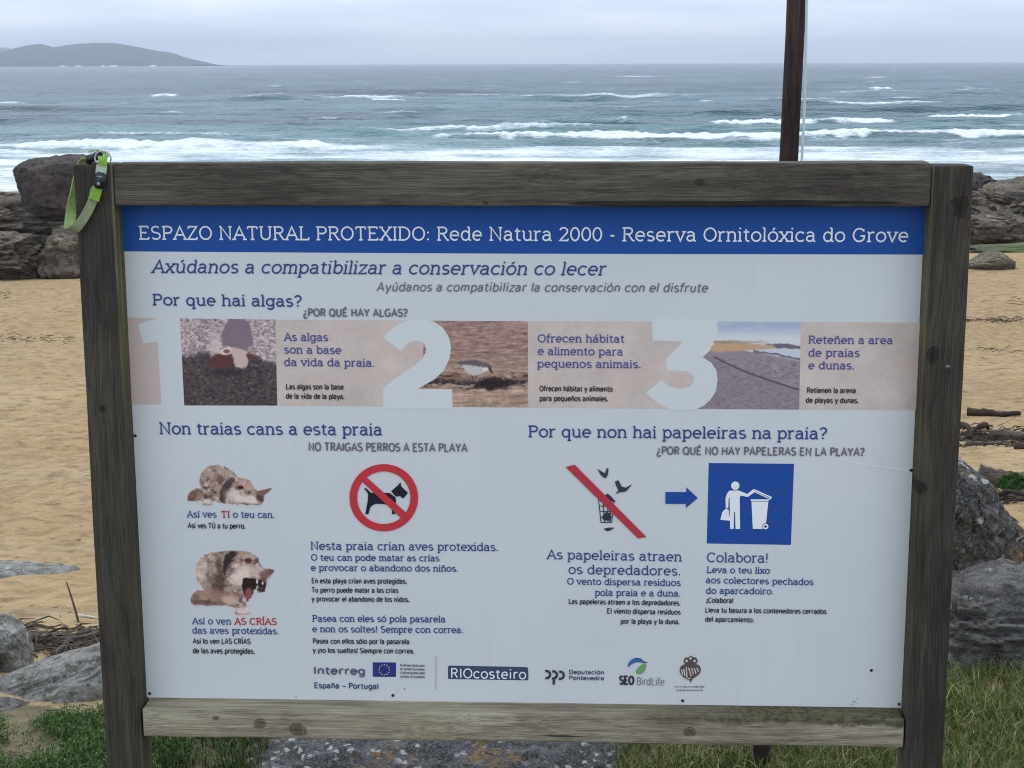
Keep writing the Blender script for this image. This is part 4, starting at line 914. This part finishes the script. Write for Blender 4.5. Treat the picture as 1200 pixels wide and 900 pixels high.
q.build('printed_photograph', 'pic', False, [(211, 373), (323, 374.5), (325, 475.2), (216, 475)])
# photograph of a small wading bird on wrack
q = Paint((440, 360), 3.636, 178, 55, 650, 428); one = np.ones(len(q.x))
q.fill(one, (134, 108, 102)); q.fill(sstep(150, 330, q.y), (146, 124, 106)); q.tint(q.noise(60, 9, 1), .22); q.tint(q.noise(16, 6, 2), .16); q.fill(.35 * sstep(.1, .6, q.noise(40, 12, 12)), (176, 150, 140))
wr = sstep(30, 12, np.abs(q.y - (318 + 12 * np.sin(q.x / 60))) + 20 * q.noise(35, 14, 3)); q.fill(wr, (48, 42, 48)); q.fill(.5 * wr * sstep(.2, .6, q.noise(14, 7, 4)), (130, 112, 104)); q.fill(.7 * sstep(16, 4, np.abs(q.y - 302) + 14 * q.noise(30, 10, 9)), (140, 112, 92))
q.blob(500, 322, 75, 26, (34, 28, 36), .35, 0, .9, rag=.3)
q.line([(400, 285), (410, 305)], 4, (60, 50, 52)); q.line([(425, 288), (420, 305)], 4, (60, 50, 52))
q.shape([(360, 240), (400, 238), (450, 245), (478, 262), (450, 282), (410, 290), (378, 275)], (164, 164, 172), 5, 0)
q.shape([(335, 232), (375, 225), (430, 225), (462, 240), (440, 250), (390, 244), (350, 243)], (86, 82, 88), 5, 3, 5); q.blob(468, 250, 22, 15, (92, 84, 88), .3, 20); q.line([(478, 258), (492, 277)], 7, (40, 34, 38)); q.blob(462, 262, 14, 8, (190, 188, 190), .3)
q.build('printed_photograph', 'pic', False, [(499.5, 375.7), (618.5, 376.5), (619, 477.4), (489, 476.6)])
# photograph of a beach
q = Paint((750, 360), 3.529, 229, 58, 666, 424); one = np.ones(len(q.x))
q.fill(one, (132, 158, 190)); q.fill(sstep(70, 135, q.y), (172, 188, 202)); q.fill(.25 * sstep(0, .6, q.noise(120, 25, 1)), (178, 192, 206))
q.shape([(160, 300), (290, 178), (420, 176), (540, 196), (670, 222), (670, 430), (160, 430)], (124, 116, 132), 3, 0, sm=False); q.shape([(440, 174), (560, 160), (670, 166), (670, 214), (560, 196)], (160, 178, 200), 3, 0, sm=False); q.shape([(520, 150), (600, 150), (670, 158), (670, 170), (560, 166)], (92, 88, 108), 3, 4, 3, sm=False)
q.shape([(285, 180), (312, 138), (370, 140), (450, 150), (560, 156), (560, 168), (440, 178), (330, 184)], (172, 140, 108), 4, 4, 4, sm=False); q.fill(.6 * sstep(10, 2, np.abs(q.y - 142) + 6 * q.noise(30, 8, 8)) * (q.x > 300) * sstep(560, 440, q.x), (120, 112, 86))
sn = sstep(190, 230, q.y); q.tint(q.noise(14, 8, 5) * sn, .14); q.fill(.45 * sn * sstep(.25, .6, q.noise(18, 6, 6)), (86, 78, 96))
low = sstep(-10, 14, q.y - np.interp(q.x, (240, 330, 430, 560, 660), (200, 215, 255, 300, 335))); q.fill(low * .28, (104, 98, 116)); q.line([(310, 205), (340, 222), (400, 250), (460, 275), (520, 295), (660, 340)], 7, (66, 58, 70), .8)
q.fill(.75 * sstep(7, 2, np.abs(q.y - np.interp(q.x, (470, 560, 665), (180, 192, 214))) + 4 * q.noise(18, 6, 11)) * (q.x > 470), (70, 66, 84))
q.build('printed_photograph', 'pic', False, [(815, 376.9), (938.5, 377.2), (936.5, 480), (815, 479)])
BL = (58, 70, 132)
for s_, a_, b_ in (('As algas', (333, 399.6), (384.5, 400)), ('son a base', (333, 414.4), (400, 415)), ('da vida da praia.', (333, 429), (439, 430))): text(s_, a_, b_, 10, BL, sw=1.35)
for s_, a_, b_ in (('Ofrecen hábitat', (630, 401.2), (731.5, 401.8)), ('e alimento para', (630, 416), (730, 416.8)), ('pequenos animais.', (629.5, 430.8), (751, 431.6))): text(s_, a_, b_, 10, BL, sw=1.35)
for s_, a_, b_ in (('Reteñen a area', (947, 402.8), (1046, 403.4)), ('de praias', (947, 418), (1007, 418.4)), ('e dunas.', (947, 432.8), (1001, 433))): text(s_, a_, b_, 10, BL, sw=1.35)
for s_, a_, b_ in (('Las algas son la base', (335, 456.4), (403, 456.8)), ('de la vida de la playa.', (335, 467.4), (404, 468)), ('Ofrecen hábitat y alimento', (632, 458.6), (718, 459.2)), ('para pequeños animales.', (632, 470), (713, 470.6)), ('Retienen la arena', (945, 460.6), (1003, 461)), ('de playas y dunas.', (944, 472.2), (1006, 472.6))): text(s_, a_, b_, 7.2, BLACK, 'sans', 1.2)

# ---- left: dogs
def dog_base(q, pts, seed):
    q.shape(pts, (142, 122, 114), 4, 3, seed, k=1); m = q.a.copy()
    q.fill(m * .6 * sstep(.0, .4, q.noise(38, 26, seed + 1, 2)), (98, 76, 70), False); q.fill(m * .55 * sstep(.08, .5, q.noise(34, 28, seed + 2, 2)), (190, 178, 172), False); q.fill(m * .65 * sstep(.15, .45, q.noise(26, 19, seed + 3, 2)), (62, 48, 48), False)
    q.tint(q.noise(6, 10, seed + 5, 2) * m, .16); return m
q = Paint((150, 530), 3.6, 235, 40, 622, 240, .5)
m = dog_base(q, [(250, 198), (262, 168), (290, 152), (308, 150), (300, 118), (315, 82), (345, 58), (395, 56), (440, 78), (468, 104), (515, 118), (530, 148), (550, 164), (572, 176), (572, 212), (545, 224), (450, 220), (400, 216), (362, 206), (352, 222), (318, 222), (312, 206), (258, 208)], 2)
q.blob(270, 185, 26, 18, (92, 66, 56), .4, -20, .8); q.shape([(385, 190), (400, 140), (425, 112), (452, 112), (430, 150), (415, 190), (400, 210)], (60, 46, 48), 6, 5, 3, k=.9, alpha=False)
q.blob(455, 185, 45, 26, (196, 190, 188), .5, 15, .75); q.blob(520, 200, 34, 18, (200, 196, 196), .4, 10, .8); q.blob(500, 140, 34, 16, (172, 146, 130), .4, 25, .8); q.blob(476, 148, 12, 8, (60, 30, 32), .3); q.blob(335, 208, 24, 12, (188, 182, 178), .5, 0, .9, rag=.25); q.blob(556, 190, 16, 18, (70, 48, 52), .4, -20, .85)
q.shape([(545, 165), (575, 156), (606, 150), (602, 160), (575, 182), (555, 182)], (112, 82, 80), 3, 0); q.line([(470, 214), (560, 222)], 4, (110, 92, 90), .7); q.fill(.25 * m * sstep(150, 60, q.y), (190, 172, 158), False)
q.build('printed_dog', 'pic')
q = Paint((150, 530), 3.6, 250, 400, 670, 692, .5)
m = dog_base(q, [(268, 640), (268, 600), (300, 582), (320, 580), (288, 530), (290, 470), (325, 430), (380, 418), (430, 414), (500, 418), (545, 440), (568, 485), (612, 494), (618, 502), (600, 525), (585, 560), (575, 590), (545, 588), (548, 560), (520, 610), (500, 640), (512, 680), (455, 684), (445, 655), (400, 648), (320, 648)], 9)
q.blob(310, 490, 22, 60, (196, 186, 178), .5, 10, .6); q.shape([(398, 500), (405, 450), (430, 418), (472, 420), (440, 450), (420, 490), (410, 520)], (44, 34, 36), 6, 4, 3, k=.95, alpha=False); q.blob(385, 545, 24, 46, (66, 48, 46), .5, 10, .75, rag=.4); q.blob(382, 470, 14, 30, (70, 50, 48), .5, 0, .7); q.blob(345, 600, 70, 26, (140, 106, 88), .4, 5, .7); q.blob(320, 632, 60, 10, (70, 50, 46), .5, 5, .7)
q.blob(480, 520, 40, 50, (202, 194, 190), .5, 20, .8); q.blob(500, 430, 45, 16, (164, 140, 124), .4, 15, .7); q.blob(508, 457, 16, 11, (84, 44, 40), .3); q.blob(545, 500, 26, 26, (186, 172, 166), .5, 0, .7); q.blob(575, 515, 22, 16, (116, 84, 82), .4, 0, .9); q.blob(600, 506, 18, 10, (108, 74, 74), .4, -15, .9)
q.shape([(484, 545), (492, 530), (530, 532), (560, 540), (582, 556), (575, 588), (545, 582), (530, 580), (522, 622), (505, 628), (490, 600), (482, 570)], (38, 24, 28), 4, 2, 4, alpha=False); q.blob(508, 598, 16, 26, (136, 66, 74), .35, 10, .95); q.blob(545, 545, 4, 10, (200, 194, 188), .4); q.blob(568, 552, 4, 7, (190, 184, 180), .4); q.blob(560, 574, 16, 8, (60, 54, 60), .4)
q.blob(490, 622, 9, 11, (180, 170, 168), .5, 0, .8); q.blob(485, 668, 34, 14, (188, 182, 180), .5, 0, .9, rag=.3); q.blob(430, 625, 36, 16, (178, 156, 140), .4, 15, .8)
q.build('printed_dog', 'pic')
text('Así ves', (219.5, 606.4), (254, 606.7), 8.6, NAVY, sw=1.15); text('TI', (259, 606.7), (269.5, 606.8), 8.6, RED, sw=1.3); text('o teu can.', (273, 606.8), (322, 607.2), 8.6, NAVY, sw=1.15)
text('Así ves TÚ a tu perro.', (220, 619), (288, 619.6), 7, BLACK, 'sans', 1.15)
text('Así o ven', (225.5, 731.4), (271, 732), 8.6, NAVY, sw=1.15); text('AS CRÍAS', (275, 732), (324.5, 732.4), 8.8, RED, sw=1.3)
text('das aves protexidas.', (225.5, 742.4), (327, 743.4), 8.6, NAVY, sw=1.15)
text('Así lo ven LAS CRÍAS', (226, 754.4), (294, 754.8), 7.2, BLACK, 'sans', 1.15); text('de las aves protegidas.', (226, 765.6), (299, 766.2), 7.2, BLACK, 'sans', 1.15)

# ---- no-dogs roundel
cd = crop(390, 530, 8.183)
RC = (449.8, 583); a1 = ell(RC[0], RC[1], 40.2, 39.4, 72); a2 = ell(RC[0], RC[1], 31.2, 30.8, 72)
V = [(pan(*p)[0], -LV['top'], pan(*p)[1]) for p in a1 + a2]; Fc = [(i, i + 72, (i + 1) % 72 + 72, (i + 1) % 72) for i in range(72)]
b4 = cd((262, 262), (318, 232), (716, 588), (666, 640)); qn = len(V); V += [(pan(*p)[0], -LV['top'] - 2e-5, pan(*p)[1]) for p in b4]; Fc.append((qn, qn + 3, qn + 2, qn + 1))
mesh('prohibition_ring', V, Fc, ink(160, 46, 56), PANEL)
polys('dog_silhouette', [cd((298, 350), (310, 342), (322, 344), (365, 386), (545, 388), (602, 432), (606, 480), (600, 510), (598, 592), (568, 592), (568, 545), (548, 505), (470, 494), (410, 492), (375, 510), (356, 535), (343, 592), (312, 592), (325, 520), (335, 470), (340, 400), (318, 365)), cd((560, 372), (628, 312), (650, 284), (656, 324), (722, 388), (676, 442), (644, 418), (606, 424))], (22, 26, 36))
# ---- no-bin sign with birds, the arrow and the bin pictogram
cb_ = crop(640, 530, 3.75)
polys('bird_silhouette', [cb_((225, 72), (245, 84), (258, 92), (266, 70), (274, 68), (272, 95), (264, 112), (255, 112), (240, 100))], (44, 52, 70)); polys('bird_silhouette', [cb_((302, 128), (318, 122), (332, 150), (350, 155), (376, 140), (372, 148), (350, 172), (322, 176), (304, 184), (318, 165), (308, 148))], (44, 52, 70)); polys('paper_silhouette', [cb_((252, 336), (272, 330), (300, 330), (285, 342), (268, 347))], (44, 52, 70))
wires = [seg(*cb_((228, 208), (304, 214)), 1.8)] + [seg(*cb_(a, b), 1.0) for a, b in (((231, 212), (241, 308)), ((250, 212), (256, 308)), ((270, 214), (272, 308)), ((298, 214), (288, 308)), ((284, 214), (282, 308)), ((234, 235), (294, 238)), ((236, 258), (292, 260)), ((240, 284), (290, 284)), ((241, 307), (289, 307)))] + [cb_((250, 275), (262, 262), (280, 266), (288, 285), (280, 300), (255, 298), (246, 288)), cb_((258, 190), (270, 180), (284, 192), (300, 210), (262, 208))]
polys('bin_silhouette', wires, (40, 46, 62)); polys('prohibition_bar', [cb_((85, 64), (126, 54), (441, 372), (404, 378))], (150, 48, 62), 'top')
polys('arrow', [cb_((524, 174), (616, 174), (616, 153), (666, 200), (614, 244), (614, 226), (524, 226))], (24, 64, 138))
poly('pictogram_board', [(830.5, 542.5), (930.5, 543.5), (926.8, 638.5), (828.2, 636.8)], (24, 64, 138), 'pic')
W_ = [ell(*cb_((831, 146))[0], 4.9, 4.9, 24), cb_((795, 180), (805, 168), (845, 167), (858, 172), (884, 182), (912, 160), (922, 170), (886, 196), (858, 190), (850, 195), (852, 336), (832, 336), (830, 262), (826, 262), (824, 336), (808, 336), (806, 200), (802, 200), (800, 245), (789, 245), (788, 200)),
      cb_((783, 252), (791, 246), (801, 252), (809, 300), (765, 296), (774, 262)), cb_((898, 206), (982, 206), (976, 214), (900, 214)), cb_((902, 216), (976, 216), (966, 310), (955, 318), (953, 336), (908, 336)), seg(*cb_((918, 166), (990, 198)), 1.6), seg(*cb_((914, 172), (984, 204)), 1.1), seg(*cb_((990, 197), (982, 206)), 1.3)]
polys('person_pictogram', W_, (205, 214, 224))
cx, cy = cb_((964, 325))[0]; o1 = ell(cx, cy, 3.3, 3.3, 20); o2 = ell(cx, cy, 1.6, 1.6, 20); poly('wheel_pictogram', ell(cx, cy, 4, 4, 20), (24, 64, 138), 'ink').location.y = -.0002
V = [(pan(*p)[0], -LV['top'] - .0001, pan(*p)[1]) for p in o1 + o2]; mesh('wheel_pictogram', V, [(i, i + 20, (i + 1) % 20 + 20, (i + 1) % 20) for i in range(20)], ink(205, 214, 224), PANEL)
# ---- body text
text('Nesta praia crian aves protexidas.', (364, 644.3), (584, 645.8), 10.4, NAVY, sw=1.35); text('O teu can pode matar as crías', (364.5, 657), (515, 657.9), 8.4, NAVY, sw=1.2); text('e provocar o abandono dos niños.', (364.5, 669), (537, 670), 8.4, NAVY, sw=1.2)
for s_, a_, b_ in (('En esta playa crian aves protegidas.', (365, 683.6), (477, 684.2)), ('Tu perro puede matar a las crías', (365, 694.4), (467, 695)), ('y provocar el abandono de los nidos.', (365, 704.8), (480, 705.6)), ('Pasea con ellos sólo por la pasarela', (366.5, 754.2), (480, 755)), ('y ¡no los sueltos! Siempre con correa.', (366.5, 765), (486, 766))): text(s_.replace('sueltos', 'sueltes'), a_, b_, 7, BLACK, 'sans', 1.1)
text('Pasea con eles só pola pasarela', (366, 728.6), (522, 729.4), 8.6, NAVY, sw=1.2); text('e non os soltes! Sempre con correa.', (366, 740.8), (543, 742), 8.6, NAVY, sw=1.2)
text('As papeleiras atraen', (641, 655.2), (798.5, 658), 12, NAVY, sw=1.45); text('os depredadores.', (666, 672.6), (797.5, 674.6), 12, NAVY, sw=1.45); text('O vento dispersa residuos', (664.5, 685), (797.5, 686.8), 8.6, NAVY, sw=1.2); text('pola praia e a duna.', (697, 698.2), (797.5, 699.2), 8.6, NAVY, sw=1.2)
for s_, a_, b_ in (('Las papeleras atraen a los depredadores.', (666, 707.8), (797.5, 709.6)), ('El viento dispersa residuos', (711, 719), (797.5, 720.4)), ('por la playa y la duna.', (727, 731), (796.5, 731.6)), ('¡Colabora!', (827.5, 706.4), (859.5, 706.8)), ('Lleva tu basura a los contenedores cerrados', (826, 717.8), (968.5, 719.6)), ('del aparcamiento.', (826, 728.6), (883.5, 729.4))): text(s_, a_, b_, 7, BLACK, 'sans', 1.1)
text('Colabora!', (828, 658.8), (900, 659.6), 12.4, NAVY, sw=1.45); text('Leva o teu lixo', (828, 671.4), (902, 672.4), 8.4, NAVY, sw=1.2); text('aos colectores pechados', (827, 683.4), (953, 685.8), 8.4, NAVY, sw=1.2); text('do aparcadoiro.', (827, 695.8), (906.5, 696.6), 8.4, NAVY, sw=1.2)
# ---- logos along the bottom
DN = (52, 64, 92)
text('Interreg', (367, 790.2), (428.5, 791.2), 10.6, (76, 84, 108), 'sans', 2.1); text('España – Portugal', (368, 806.4), (444, 807.6), 7.6, (56, 66, 104), 'sans', 1.3)
poly('flag_print', [(436.8, 776), (464.2, 776.2), (464, 793.2), (436.8, 793)], (34, 48, 112), 'pic')
polys('flag_star', [ell(450.4 + 6 * math.cos(i * math.pi / 6), 784.6 + 6 * math.sin(i * math.pi / 6), .75, .75, 6) for i in range(12)], (176, 172, 120))
for i, s_ in enumerate(('Cofinanciado por', 'la Unión Europea', 'Cofinanciado pela', 'União Europeia'.replace('ã', 'a'))): text(s_, (469, 780.8 + i * 4.4), (498, 781.2 + i * 4.4), 3.2, (88, 96, 112), 'sans', .7)
polys('divider_line', [seg((511.2, 768), (510.6, 808), .7)], (130, 140, 152))
poly('logo_plate', [(526.5, 779.8), (617, 781.6), (618.8, 783), (619.3, 795.5), (618, 797.2), (526, 795.6), (525, 794.4), (525, 781.4)], (50, 66, 92), 'pic')
text('RIOcosteiro', (527.5, 794.4), (616.5, 796), 12.6, (200, 210, 220), 'sans', 1.5)
rp_ = []
for cxx in (640.5, 648.5, 656.5):
    o = ell(cxx, 790.2 + (cxx - 640) * .05, 5.6, 5.6, 18, 110, -110); i_ = ell(cxx, 790.2 + (cxx - 640) * .05, 2.7, 2.7, 18, -110, 110); rp_.append(o + i_)
rp_.append(seg((649, 794), (649, 802), 3)); polys('logo', rp_, (46, 56, 72))
text('Deputación', (666.5, 789.8), (708, 790.4), 5.6, DN, 'sans', 1.0); text('Pontevedra', (666.5, 796.6), (708, 797.2), 5.6, DN, 'sans', 1.0)
ce = crop(720, 760, 10)
polys('logo', [ce(*smooth([(160, 215), (165, 170), (200, 128), (255, 106), (310, 115), (350, 148), (395, 160), (350, 168), (310, 160), (255, 160), (205, 178)], 4))], (48, 84, 148)); polys('logo', [ce(*smooth([(365, 172), (368, 220), (345, 270), (300, 297), (262, 290), (252, 265), (280, 220), (325, 185)], 4))], (92, 142, 92))
text('SEO', (725, 802.4), (743.3, 802.8), 12, (44, 50, 64), 'sans', 2.4); text('BirdLife', (745.8, 802.6), (778.5, 803.4), 10, (100, 110, 124), 'sans', .95)
hs = [ce(*smooth([(890, 400), (880, 372), (800, 325), (765, 260), (782, 205), (830, 180), (885, 178), (950, 178), (1000, 205), (1010, 255), (985, 305), (920, 350)], 4))]
polys('emblem', hs + [ce(*smooth([(840, 182), (812, 145), (830, 105), (870, 100), (892, 80), (920, 98), (958, 108), (974, 145), (945, 182)], 4))], (78, 68, 66), 'ink')
polys('emblem', [seg(*ce((a, b), (c, d)), 1.3) for a, b, c, d in ((785, 240, 800, 305), (812, 235, 826, 318), (842, 215, 850, 340), (868, 220, 900, 320), (905, 225, 925, 300), (935, 225, 955, 290), (965, 220, 985, 270), (860, 350, 890, 345))] + [ell(*ce(p)[0], 1.5, 1.5, 12) for p in ((845, 142), (892, 112), (940, 142))], (165, 174, 182), 'top')
rs = np.random.RandomState(3)
for yy, a_, b_ in ((804.6, 791, 825), (808.6, 793, 824)):
    sg = []; x_ = a_
    while x_ < b_:
        L_ = rs.uniform(.7, 1.5); sg.append(seg((x_, yy + rs.uniform(-.3, .3)), (x_ + L_, yy + rs.uniform(-.3, .3)), rs.uniform(.9, 2.2))); x_ += L_ + rs.uniform(.5, 1)
    polys('worn_lettering', sg, (104, 106, 112))
# scratch and dirt specks on the board
polys('scratch', [seg((983, 538), (1020, 546), .6), seg((1020, 546), (1064, 552), .7)], (205, 214, 220)); 
for a, b, rr in ((474, 807, 1), (347, 816, .8), (1001, 822, 1.1), (1004, 818, .7), (998, 825, .8), (620, 640, .5), (560, 470, .5), (700, 262, .6)): poly('dirt_speck', ell(a, b, rr, rr * .8, 8), (92, 96, 92), 'ink')
for px_, py_ in ((175.5, 812.5), (460.5, 814.8), (800, 821), (1021, 785.5), (1053.5, 825), (1067.5, 551), (158.5, 510.5)):
    u, z = pan(px_, py_); bm = bmesh.new(); bmesh.ops.create_uvsphere(bm, u_segments=12, v_segments=6, radius=.0032)
    for v in bm.verts: v.co.y = max(-.0015, min(.0005, v.co.y * .6))
    me = bpy.data.meshes.new('screw'); bm.to_mesh(me); bm.free(); me.materials.append(M['screw_dark']); o = bpy.data.objects.new('screw', me); COL.objects.link(o); o.parent = PANEL; o.location = (u, -.0005, z)
u, z = pan(1110.5, 430, .052); bm = bmesh.new(); bmesh.ops.create_uvsphere(bm, u_segments=14, v_segments=8, radius=.0048)
me = bpy.data.meshes.new('bolt'); bm.to_mesh(me); bm.free(); me.materials.append(M['screw']); o = bpy.data.objects.new('bolt', me); COL.objects.link(o); o.parent = SIGN; o.location = (u, FY, z); o.scale = (1, .6, 1)

# ------------------------------------------------------------------ dog collar hung over the left post
COLLAR = empty('dog_collar', tuple(T_ + E_ * -.784 + np.array([0, 0, .081])), YAW)
tag(COLLAR, 'lime green dog collar with black buckle hanging over the left sign post', 'collar')
cg = lambda px, py, w: (pan(px, py, w)[0] + .784, -w, pan(px, py, w)[1] - TOPZ - .081)
def wov(name, c, sc=900):
    k = NB(name); co = k.obj(); t = k.tex(co, sc, 2); t2 = k.tex(co, 60, 4)
    return k.end(k.mix(k.ramp(t2, (.35, 0), (.7, 1)), np.array(c) * .8, np.array(c) * 1.15), .8, bump=t, bdist=.0006, spec=.2)
LIME = wov('lime_webbing', (.26, .45, .06)); WEB = wov('worn_green_webbing', (.25, .27, .15)); PALE = wov('pale_reflective_webbing', (.46, .55, .40)); INL = wov('lime_lining', (.27, .36, .12)); BLK = plain('black_plastic', (.014, .015, .018), .38, .5, 0, .2); STEEL = plain('ring_steel', (.42, .42, .40), .3, .5, 1)
def ribbon(name, path, wdir, wid, th, mat, sub=6):
    """band swept along a path; wdir = direction of its width at each point"""
    P = np.array(path, float); D = np.array(wdir, float); n = len(P)
    def cr(A):
        out = []
        for i in range(n - 1):
            a, b, c, d = A[max(i - 1, 0)], A[i], A[i + 1], A[min(i + 2, n - 1)]
            for t in np.arange(sub) / sub: out.append(.5 * (2 * b + (c - a) * t + (2 * a - 5 * b + 4 * c - d) * t * t + (3 * b - a - 3 * c + d) * t ** 3))
        return np.array(out + [A[-1]])
    P = cr(P); D = cr(D); D /= np.linalg.norm(D, axis=1)[:, None]; T = np.gradient(P, axis=0); T /= np.linalg.norm(T, axis=1)[:, None]; D -= (D * T).sum(1)[:, None] * T; D /= np.linalg.norm(D, axis=1)[:, None]; Nn = np.cross(T, D)
    V = np.stack([P + D * wid / 2 + Nn * th / 2, P - D * wid / 2 + Nn * th / 2, P - D * wid / 2 - Nn * th / 2, P + D * wid / 2 - Nn * th / 2], 1).reshape(-1, 3); m = len(P); Fc = []
    for i in range(m - 1):
        for j in range(4): Fc.append((i * 4 + j, i * 4 + (j + 1) % 4, i * 4 + 4 + (j + 1) % 4, i * 4 + 4 + j))
    Fc += [(3, 2, 1, 0), (m * 4 - 4, m * 4 - 3, m * 4 - 2, m * 4 - 1)]
    return mesh(name, V, Fc, mat, COLLAR)
R1 = (1, 0, .28)
ribbon('strap', [cg(111.5, 221, .0565), cg(108.2, 236, .058), cg(100, 252.5, .060), cg(91, 265.5, .061), cg(83, 269.5, .054), cg(80.5, 267, .046)], [(1, 0, -.2), (1, 0, -.26), (.9, 0, -.42), (.6, .1, -.75), (.62, .6, -.5), (.75, .6, -.25)], .0175, .0025, WEB)
ribbon('strap', [cg(81.5, 268.5, .049), cg(81.8, 262, .036), cg(83, 252, .018), cg(85, 240, .002), cg(87.2, 228, -.012), cg(90, 210, -.024), cg(96, 193, -.027), cg(101, 186, -.022)], [(.72, .6, -.3), (.9, .35, -.1), (.85, .5, 0), (.7, .7, 0), (.5, .85, 0), (.4, .9, .1), (.7, .5, .2), (.9, .3, .2)], .020, .0025, INL)['label'] = 'lime green inner side of the strap'
ribbon('strap_sleeve', [cg(114.6, 219, .0595), cg(110, 234.5, .0605)], [(1, 0, -.3)] * 2, .0190, .003, LIME)
ribbon('strap_sleeve', [cg(119.3, 193.5, .0585), cg(118.2, 203.5, .0595)], [(1, 0, -.12)] * 2, .0195, .003, PALE)
ribbon('strap_sleeve', [cg(120.2, 183, .053), cg(120.4, 187.5, .059), cg(119.6, 194, .0605)], [(1, 0, -.05)] * 3, .0165, .0025, LIME)
def rbox(name, c, sx, sy, sz, rot, mat, bev=.003, par=None):
    bm = bmesh.new(); bmesh.ops.create_cube(bm, size=1)
    for v in bm.verts: v.co = Vector((v.co.x * sx, v.co.y * sy, v.co.z * sz))
    bmesh.ops.bevel(bm, geom=bm.edges[:], offset=bev, segments=3, affect='EDGES'); me = bpy.data.meshes.new(name); bm.to_mesh(me); bm.free(); me.materials.append(mat); me.polygons.foreach_set('use_smooth', [True] * len(me.polygons))
    o = bpy.data.objects.new(name, me); COL.objects.link(o); o.parent = par or COLLAR; o.location = c; o.rotation_euler = rot; return o
bk = rbox('buckle', cg(117, 211.5, .062), .0205, .009, .0305, (0, .2, 0), BLK, .0035)
rbox('buckle_button', (0, -.0052, -.006), .006, .003, .006, (0, 0, 0), plain('grey_plastic', (.3, .3, .31), .4), .001, bk); rbox('buckle_slot', (0, -.0048, .007), .011, .0016, .003, (0, 0, 0), plain('grey_print', (.25, .26, .28), .5), .0006, bk)
V, Fc = tube([np.array(cg(120.6, 185.5, .062)) + np.array([.0148 * math.cos(a), 0, .0128 * math.sin(a)]) for a in np.linspace(-.55, math.pi + .75, 26)], .0016, 8); mesh('ring', V, Fc, STEEL, COLLAR, True)
rbox('clasp', cg(110.5, 184, .020), .033, .040, .012, (.1, -.38, .2), BLK, .003); rbox('clasp', cg(106, 186, .044), .014, .02, .014, (0, -.5, 0), BLK, .003)
ribbon('strap_sleeve', [cg(107, 176.8, .010), cg(113, 175.4, .014), cg(119.5, 176.6, .020), cg(122.5, 180, .034)], [(-.2, 1, 0)] * 4, .020, .004, PALE)

# ------------------------------------------------------------------ sea haze
def haze():
    x, y0, y1, z0, z1 = 9500, -1500, 9600, -5, 140
    V = [(a, b, c) for c in (z0, z1) for b in (y0, y1) for a in (-x, x)]
    k = NB('sea_haze'); v = k.n('ShaderNodeVolumePrincipled'); v.inputs['Color'].default_value = (.80, .885, 1, 1); v.inputs['Density'].default_value = 1.6e-4; v.inputs['Anisotropy'].default_value = .1
    k.l(v.outputs[0], k.out.inputs['Volume'])
    o = mesh('haze', V, [(0, 2, 3, 1), (4, 5, 7, 6), (0, 1, 5, 4), (2, 6, 7, 3), (0, 4, 6, 2), (1, 3, 7, 5)], k.m)
    tag(o, kind='stuff', label='thin sea haze over the water')
haze()
